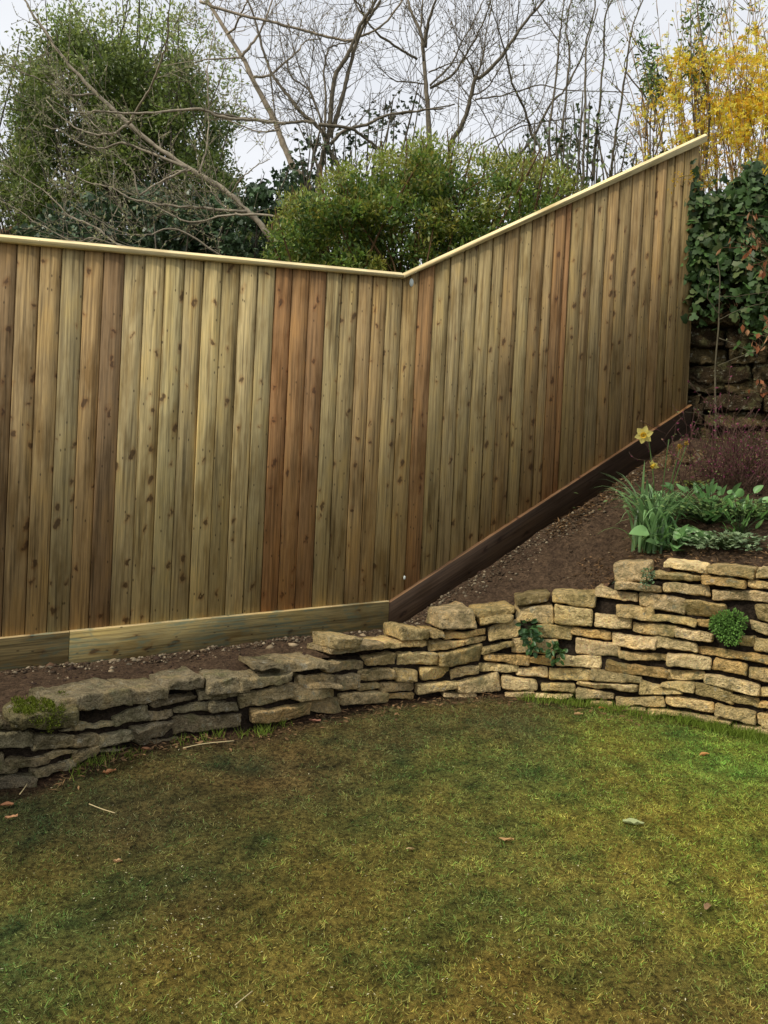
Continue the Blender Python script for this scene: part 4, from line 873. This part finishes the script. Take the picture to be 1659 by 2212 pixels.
lp = np.concatenate(lf_p); n = len(lp); leafobj('leaves', M_LEAF, fo, lp, randdir(n, .6), randdir(n, .5), RNG.uniform(.02, .045, n), RNG.uniform(.008, .014, n), lin(112, 128, 50)*RNG.uniform(.6, 1.6, (n, 1)), T=T_FOLD)
for lab, poly in (('dark leafy evergreen climber rising through the middle of the yellow forsythia', [(1480, 60), (1500, 0), (1520, -30), (1540, 40), (1560, 90), (1545, 170), (1500, 190), (1470, 140)]),
                  ('narrow dark leafy stem at the edge of the yellow forsythia', [(1378, 60), (1395, 55), (1410, 110), (1425, 170), (1415, 220), (1390, 150)])):
    o = thing('evergreen_climber', lab, 'climber', under(poly[0][0], 6.2)); foliage(o, poly, 6.1, 6.5, 20, 18, .075, .05, [(58, 74, 40), (92, 118, 48), (48, 60, 38)], M_GLOSS, aspect=.3, root=P(np.mean([p[0] for p in poly]), 480, 6.3), up=-.2)
o = thing('forsythia_spray', 'short yellow flowering spray leaning over the high end of the fence', 'branch', tuple(P(1500, 400, 5.6))); mb = MB(); q = smoothpoly([P(1545, 420, 5.7), P(1510, 385, 5.5), P(1480, 380, 5.35), P(1452, 392, 5.22)], 5); tube(mb, q, np.linspace(.004, .0015, len(q)), lin(130, 110, 60), 5); mb.build('stem', M_BARK, o)
al = q[RNG.integers(3, len(q), 60)]+RNG.normal(size=(60, 3))*.022; leafobj('flowers', M_PETAL, o, al, randdir(60), randdir(60), .02, .009, lin(226, 184, 56)*RNG.uniform(.7, 1.1, (60, 1)), T=T_FOLD)

# ------------------------------------------------------------------ shed roof beyond the fence, far left
sh = thing('shed', 'low shed with a reddish brown gabled felt roof, beyond the lower end of the fence', 'shed', under(20, 10.5)); 
ap = P(62, 474, 10.3); le = P(-70, 520, 10.3); re = P(140, 515, 10.3); dy = np.array([0, 2.4, 0])
def prism(mb, quad, th, col): 
    quad = np.array(quad); nn = unit(np.cross(quad[1]-quad[0], quad[3]-quad[0])); V = np.concatenate([quad, quad-nn*th]); mb.add(V, [[0, 1, 2, 3], [7, 6, 5, 4]]+[[q, q+4, (q+1) % 4+4, (q+1) % 4] for q in range(4)], col)
mb = MB(); prism(mb, [le, ap, ap+dy, le+dy], .09, lin(122, 96, 76)*1.1); prism(mb, [ap+[0, 0, .002], re, re+dy, ap+dy+[0, 0, .002]], .09, lin(84, 56, 44)*1.2); mb.build('roof', M_BARK, sh)
mb = MB(); V = [(le[0]+.1, le[1]+.12, .4), (re[0]-.1, le[1]+.12, .4), (re[0]-.1, le[1]+.12, re[2]-.1), (ap[0], le[1]+.12, ap[2]-.14), (le[0]+.1, le[1]+.12, le[2]-.1)]; V2 = [(a_, b_+2.1, c_) for a_, b_, c_ in V]
mb.add(V+V2, [[0, 1, 2, 3, 4], [9, 8, 7, 6, 5]]+[[q, q+5, (q+1) % 5+5, (q+1) % 5] for q in range(5)], lin(92, 52, 36)*1.2); mb.build('wall', M_BARK, sh)

# ------------------------------------------------------------------ planting on the bank
def soilp(u, v):
    """point of the soil surface on this line of sight"""
    d = ray(u, v); ys_ = np.arange(3.4, 5.9, .02); zz_ = CAMZ+d[2]*ys_; sz_ = soil_z(d[0]*ys_, ys_); w_ = ys_ > wally(d[0]*ys_)+.06
    k = np.where(w_ & (sz_ >= zz_))[0]; y_ = ys_[k[0]] if len(k) else 4.4
    return np.array([d[0]*y_, y_, float(soil_z([d[0]*y_], [y_])[0])])
def strap(mb, p, az, h, reach, w, col, bend=1.):
    n = 9; V = []; dv = np.array([math.cos(az), math.sin(az), 0]); sd_ = np.array([-math.sin(az), math.cos(az), 0]); tw_ = RNG.uniform(-.6, .6)
    for i in range(n):
        t_ = i/(n-1); c = p+dv*reach*(t_**1.8)+np.array([0, 0, h*(t_*1.25-bend*.45*t_**3.5)]); ww = w*(1-t_**4)*(.75+.25*math.sin(t_*3))
        s2 = sd_*math.cos(tw_*t_)+np.array([0, 0, 1])*math.sin(tw_*t_)*.5
        V += [c-s2*ww/2, c+np.array([0, 0, -ww*.12])-dv*ww*.15, c+s2*ww/2]
    mb.add(V, [[i*3+j, i*3+j+1, i*3+j+4, i*3+j+3] for i in range(n-1) for j in range(2)], np.linspace(1., 1., n*3)[:, None]*np.asarray(col))
dp = soilp(1408, 1188); da = thing('daffodil_plant', 'clump of daffodil leaves with one open pale yellow flower above the golden stones', 'flower', tuple(dp)); mb = MB()
sc = dp[1]/FOC
for i in range(150):
    b_ = dp+np.array([RNG.normal()*.045+.01, RNG.normal()*.035, -.02]); az = RNG.uniform(0, 2*math.pi); h = RNG.uniform(.26, .46); strap(mb, b_, az, h, RNG.uniform(.04, .36)*h/.38, RNG.uniform(.012, .020), lin(100, 128, 84)*RNG.uniform(.7, 3.2), RNG.uniform(.4, 1.9))
for i in range(12): strap(mb, dp+np.array([RNG.normal()*.05, -.03+RNG.normal()*.02, -.01]), RNG.uniform(3.0, 6.3), RNG.uniform(.12, .24), RNG.uniform(.16, .32), .012, lin(104, 136, 78)*1.5, 1.9)
mb.build('leaves', M_LEAF, da)
mb = MB(); fc_ = P(1391, 939, dp[1]-.04); st = dp+np.array([.0, -.01, 0]); q = smoothpoly([st, (st+fc_)/2+np.array([.028, 0, .03]), fc_+np.array([.035, .03, -.02]), fc_+np.array([.03, .03, .012]), fc_+np.array([.012, .015, .006])], 6)
tube(mb, q, .003, lin(96, 124, 60), 6)
for (u, v) in ((1469, 964), (1483, 957), (1445, 945)): e_ = P(u, v+4, dp[1]); tube(mb, smoothpoly([dp+np.array([.03, 0, 0]), (dp+e_)/2+np.array([.01, 0, .02]), e_], 5), .0028, lin(88, 116, 56), 5)
mb.build('stems', M_LEAF, da)
def daff(c, ax, r, part):
    ax = unit(np.array(ax, float)); e1 = unit(np.cross(ax, [0, 0, 1.])); e2 = np.cross(ax, e1); fo_ = MB()
    for k in range(6):
        a_ = k*math.pi/3+.3; d = unit(e1*math.cos(a_)+e2*math.sin(a_)+ax*.12); V, f_, z_, c_ = leaves([c], [d], [ax], r, r*.78, lin(240, 226, 128), T=T_FOLD); fo_.addnp(V, f_, z_, lin(240, 228, 140)*RNG.uniform(.92, 1.02))
    pt = fo_.build(part, M_PETAL, da, True); tr = MB(); k = 12; V = []
    for (h, rr_) in ((0, .22), (.3, .24), (.62, .26), (.72, .34), (.70, .30), (.3, .18)): V += [c+ax*h*r+(e1*math.cos(a_)+e2*math.sin(a_))*rr_*r*(1+.06*math.sin(a_*6)) for a_ in np.arange(k)*2*math.pi/k]
    tr.add(V, [[i*k+j, i*k+(j+1) % k, (i+1)*k+(j+1) % k, (i+1)*k+j] for i in range(5) for j in range(k)], lin(236, 208, 84)); tr.build('trumpet', M_PETAL, pt, True)
daff(fc_, (-.35, -.9, -.18), .050, 'flower'); daff(P(1414, 1003, dp[1]-.06), (-.7, -.3, -.7), .032, 'flower')
mb = MB()
for (u, v) in ((1469, 964), (1483, 957)):
    c = P(u, v, dp[1]); V, f_, z_, c_ = leaves(np.repeat([c], 14, 0), randdir(14), randdir(14), .018, .012, lin(160, 132, 60), T=T_FOLD); mb.addnp(V, f_, z_, lin(170, 138, 62))
mb.build('withered_flower', M_MATT, da)

T_BROAD_V = []; 
for i in range(8):
    t_ = i/7; w = math.sin(math.pi*t_**.75)**.7*.5 if 0 < t_ < 1 else .02
    T_BROAD_V += [(-w, t_, .16*w*2-.35*(t_-.4)**2), (-w*.5, t_, .02-.35*(t_-.4)**2), (0, t_, -.02-.35*(t_-.4)**2), (w*.5, t_, .02-.35*(t_-.4)**2), (w, t_, .16*w*2-.35*(t_-.4)**2)]
T_BROAD = (np.array(T_BROAD_V), [[i*5+j, i*5+j+1, i*5+j+6, i*5+j+5] for i in range(7) for j in range(4)])
def leafplant(name, label, cat, base, n, spread, h, size, col, asp=.7, mat=M_LEAF, T=T_BROAD, petiole=True, stemcol=(70, 92, 44), out=0., up=.1, droop=.3):
    o = thing(name, label, cat, tuple(base)); base = np.array(base)
    tgt = base+np.c_[RNG.normal(size=n)*spread, RNG.normal(size=n)*spread*.7-out, RNG.random(n)*h+.01]
    d = unit(tgt-base+np.c_[RNG.normal(size=(n, 2))*.03, np.full(n, 0.)]); d[:, 2] = up+RNG.normal(size=n)*.25; d = unit(d)
    leafobj('leaves', mat, o, tgt, d, np.c_[RNG.normal(size=n)*.3, -.35+RNG.normal(size=n)*.3, np.ones(n)], RNG.uniform(.6, 1.2, n)*size, RNG.uniform(.6, 1.2, n)*size*asp, lin(*col)*RNG.uniform(1., 2.9, (n, 1)), T=T)
    if petiole:
        mb = MB()
        for q in tgt[:min(n, 120)]: tube(mb, smoothpoly([base, (base+q)/2+np.array([0, 0, .02]), q+np.array([0, 0, .001])], 3), .0016, lin(*stemcol), 4)
        mb.build('stems', M_LEAF, o)
    return o
leafplant('broadleaf_plant', 'low plant with big rounded pale green leaves beside the foot of the daffodil clump', 'plant', soilp(1462, 1192), 16, .045, .08, .10, (104, 136, 86), .85)
leafplant('foxglove_plant', 'mid green plant with upright oval leaves between the daffodil and the purple heather', 'plant', soilp(1530, 1135), 120, .13, .18, .062, (88, 120, 72), .62, up=.6)
leafplant('seedling_plant', 'tall narrow leaved green plant near the frame edge above the golden stones', 'plant', soilp(1600, 1165), 34, .05, .17, .06, (84, 118, 58), .32, up=.8)
T_LOBE = (np.array([[0, 0, 0], [-.3, .15, .03], [-.55, .5, 0], [-.25, .55, .04], [-.3, .95, 0], [0, .7, .04], [.3, .95, 0], [.25, .55, .04], [.55, .5, 0], [.3, .15, .03]]), [[0, 1, 5], [1, 2, 3], [1, 3, 5], [3, 4, 5], [5, 6, 7], [5, 7, 9], [7, 8, 9], [0, 5, 9]])
leafplant('geranium', 'low mat of small lobed grey green leaves spreading above the golden stones', 'plant', soilp(1570, 1190), 420, .10, .08, .026, (104, 120, 88), 1., mat=M_MATT, T=T_LOBE)
leafplant('green_groundcover', 'patch of mixed small green leaves below the purple heather', 'plant', soilp(1600, 1120), 900, .26, .09, .028, (94, 112, 64), .8, T=T_FOLD)
leafplant('primrose', 'small low plant with a few yellow blooms in front of the purple heather', 'plant', soilp(1500, 1055), 40, .05, .03, .03, (112, 118, 58), .6, T=T_FOLD)
# heather
hp = soilp(1590, 1060); he = thing('heather', 'wiry purple flowering heather at the foot of the dark stone wall', 'shrub', tuple(hp)); mb = MB(); tips = []
for i in range(135):
    b_ = hp+np.array([RNG.normal()*.15+.03, RNG.normal()*.10, -.02]); d = unit(np.array([RNG.normal()*.4, RNG.normal()*.3, 1.])); grow(mb, b_, d, RNG.uniform(.16, .44), .0020, 1, tips, .2, .35, lin(84, 62, 54), (2, 5), .7)
mb.build('stems', M_BARK, he); al = np.concatenate([t_[0][2:] for t_ in tips if t_[2] < .0029]); al = al[RNG.random(len(al)) < .75]; al = np.concatenate([al, al+RNG.normal(size=al.shape)*.008]); n = len(al)
leafobj('flowers', M_MATT, he, al, randdir(n, .5), randdir(n), RNG.uniform(.009, .019, n), .008, np.where(RNG.random((n, 1)) < .6, lin(120, 58, 82), np.where(RNG.random((n, 1)) < .5, lin(120, 98, 76), lin(106, 116, 70)))*RNG.uniform(.6, 1.7, (n, 1)), T=T_DIA)
# plants in the wall face
def wallp(u, v, out=.03): s, z_ = wall_sz(u, v); p, t_, n_ = wall_xy(s); return np.array([p[0]+n_[0]*out, p[1]+n_[1]*out, z_]), t_, n_
def wallplant(name, label, spots, n, rad, size, col, T, asp, mat=M_LEAF, drop=.0):
    c0, t_, n_ = wallp(*spots[0]); o = thing(name, label, 'plant', tuple(c0)); Pp = []; Dd = []; mb = MB()
    t3 = np.array([t_[0], t_[1], 0]); n3 = np.array([n_[0], n_[1], 0])
    for sp in spots:
        c, _, _ = wallp(*sp)
        for _ in range(n//len(spots)):
            v = unit(RNG.normal(size=3)); v = t3*v[0]+n3*abs(v[1])*.75+np.array([0, 0, v[2]]); q = c+v*rad*RNG.uniform(.55, 1.); Pp.append(q); Dd.append(v+np.array([0, 0, -drop])); 
            if RNG.random() < .3: tube(mb, smoothpoly([c-n3*.02, (c+q)/2, q], 2), .0013, lin(*col)*.6, 3)
    Pp = np.array(Pp); n2 = len(Pp); leafobj('leaves', mat, o, Pp, np.array(Dd)+RNG.normal(size=(n2, 3))*.35, n3+RNG.normal(size=(n2, 3))*.4+np.array([0, 0, .5]), RNG.uniform(.7, 1.2, n2)*size, RNG.uniform(.7, 1.2, n2)*size*asp, lin(*col)*RNG.uniform(.6, 1.5, (n2, 1)), T=T)
    mb.build('stems', M_LEAF, o)
wallplant('sedum', 'rounded cushion of tiny green rosettes growing out of the golden stones', [(1562, 1345), (1590, 1340), (1580, 1366), (1570, 1358)], 1500, .056, .011, (98, 134, 62), T_FOLD, .7, M_MATT)
wallplant('wall_weed', 'dark green leafy weed in a joint of the wall, higher of the two', [(1140, 1352), (1145, 1372), (1150, 1390)], 66, .042, .030, (70, 104, 58), T_BROAD, .7, drop=.3)
wallplant('wall_weed', 'smaller dark green weed just down and right of the higher one', [(1192, 1400), (1205, 1412)], 44, .038, .028, (80, 114, 62), T_BROAD, .7, drop=.3)
wallplant('creeping_weed', 'thin pale green trailing weed between the top stones below the daffodil', [(1402, 1235), (1398, 1252)], 70, .035, .012, (96, 122, 78), T_FOLD, .7, drop=.5)

# thin bare sapling against the dark wall and copper beech at the edge
def shaded(u, v, d): return P(u, v, d)
limbs('bare_sapling', 'slender bare sapling standing in front of the dark ivy covered wall', 'sapling', tuple(soilp(1545, 945)), [
    ([(1546, 950), (1546, 900), (1545, 800), (1552, 700), (1555, 610), (1550, 560)], 5.05, .0085, .003, .2),
    ([(1554, 680), (1535, 655), (1528, 640), (1535, 600)], 5.05, .0035, .002, .4),
    ([(1551, 790), (1600, 770), (1640, 755), (1659, 730)], 5.0, .003, .002, .6),
    ([(1554, 690), (1600, 668), (1650, 655)], 5.0, .003, .002, .6),
    ([(1553, 730), (1590, 745), (1640, 770)], 5.0, .003, .002, .6),
    ([(1545, 905), (1510, 893), (1480, 890)], 5.0, .002, .0015, .4),
    ([(1553, 640), (1590, 640), (1659, 630)], 5.0, .0025, .002, .6)], buds=.15, tl=.12, lvl=0, drift=.05, wig=.004, col=lin(88, 82, 64)*1.2)
be = thing('beech_sapling', 'young beech holding curled copper brown leaves at the edge of the dark wall', 'sapling', tuple(soilp(1690, 960))); mb = MB(); mb2 = MB(); tips = []
for px in (([(1700, 960), (1690, 800), (1680, 600), (1665, 470)]), ([(1705, 960), (1720, 700), (1740, 480)])):
    q = smoothpoly([P(a_, b_, 4.75) for a_, b_ in px], 6); tube(mb, q, np.linspace(.012, .004, len(q)), lin(96, 84, 66), 6)
    for k in range(22): j = RNG.integers(4, len(q)); grow(mb2, q[j], unit(np.array([-.8 if px[0][0] == 1700 else .6, RNG.normal()*.4, .25+RNG.normal()*.25])), RNG.uniform(.1, .26), .003, 1, tips, .05, .3, lin(110, 90, 66), (1, 3), .6)
mb.build('trunk', M_BARK, be); mb2.build('twigs', M_BARK, be); al = np.concatenate([t_[0][1:] for t_ in tips]); al = al[RNG.random(len(al)) < .34]; al = al+RNG.normal(size=al.shape)*.012; n = len(al)
leafobj('leaves', M_PETAL, be, al, np.c_[RNG.normal(size=(n, 2))*.5, -1+RNG.normal(size=n)*.4], randdir(n), RNG.uniform(.03, .055, n), RNG.uniform(.014, .028, n), np.where(RNG.random((n, 1)) < .6, lin(170, 108, 72), lin(206, 158, 116))*RNG.uniform(.6, 1.3, (n, 1)), T=T_FOLD)
# rocks on the bank in front of the dark wall
for i, (u, v, w, h, lab) in enumerate(((1497, 985, .15, .075, 'rounded orange brown stone lying at the foot of the dark wall behind the daffodil'), (1640, 1010, .16, .10, 'pale buff stone half hidden by the purple heather'), (1440, 995, .10, .05, 'small flat stone at the lower end of the dark board behind the daffodil'))):
    p = soilp(u, v+10); mb = MB(); WP_s, WS_s = WP, WS; WP = np.array([[p[0]-.5, p[1]], [p[0]+.5, p[1]]]); WS = np.array([0., 1.]); stone_mesh(mb, [(.5-w/2, p[2]+h), (.5+w/2, p[2]+h*.8), (.5+w/2, p[2]-.03), (.5-w/2, p[2]-.03)], w*.7, .03, lin(140, 116, 84)*1.2, 700+i, .02); WP, WS = WP_s, WS_s
    tag(mb.build('rock', M_STONE, None, True), lab, 'rock')
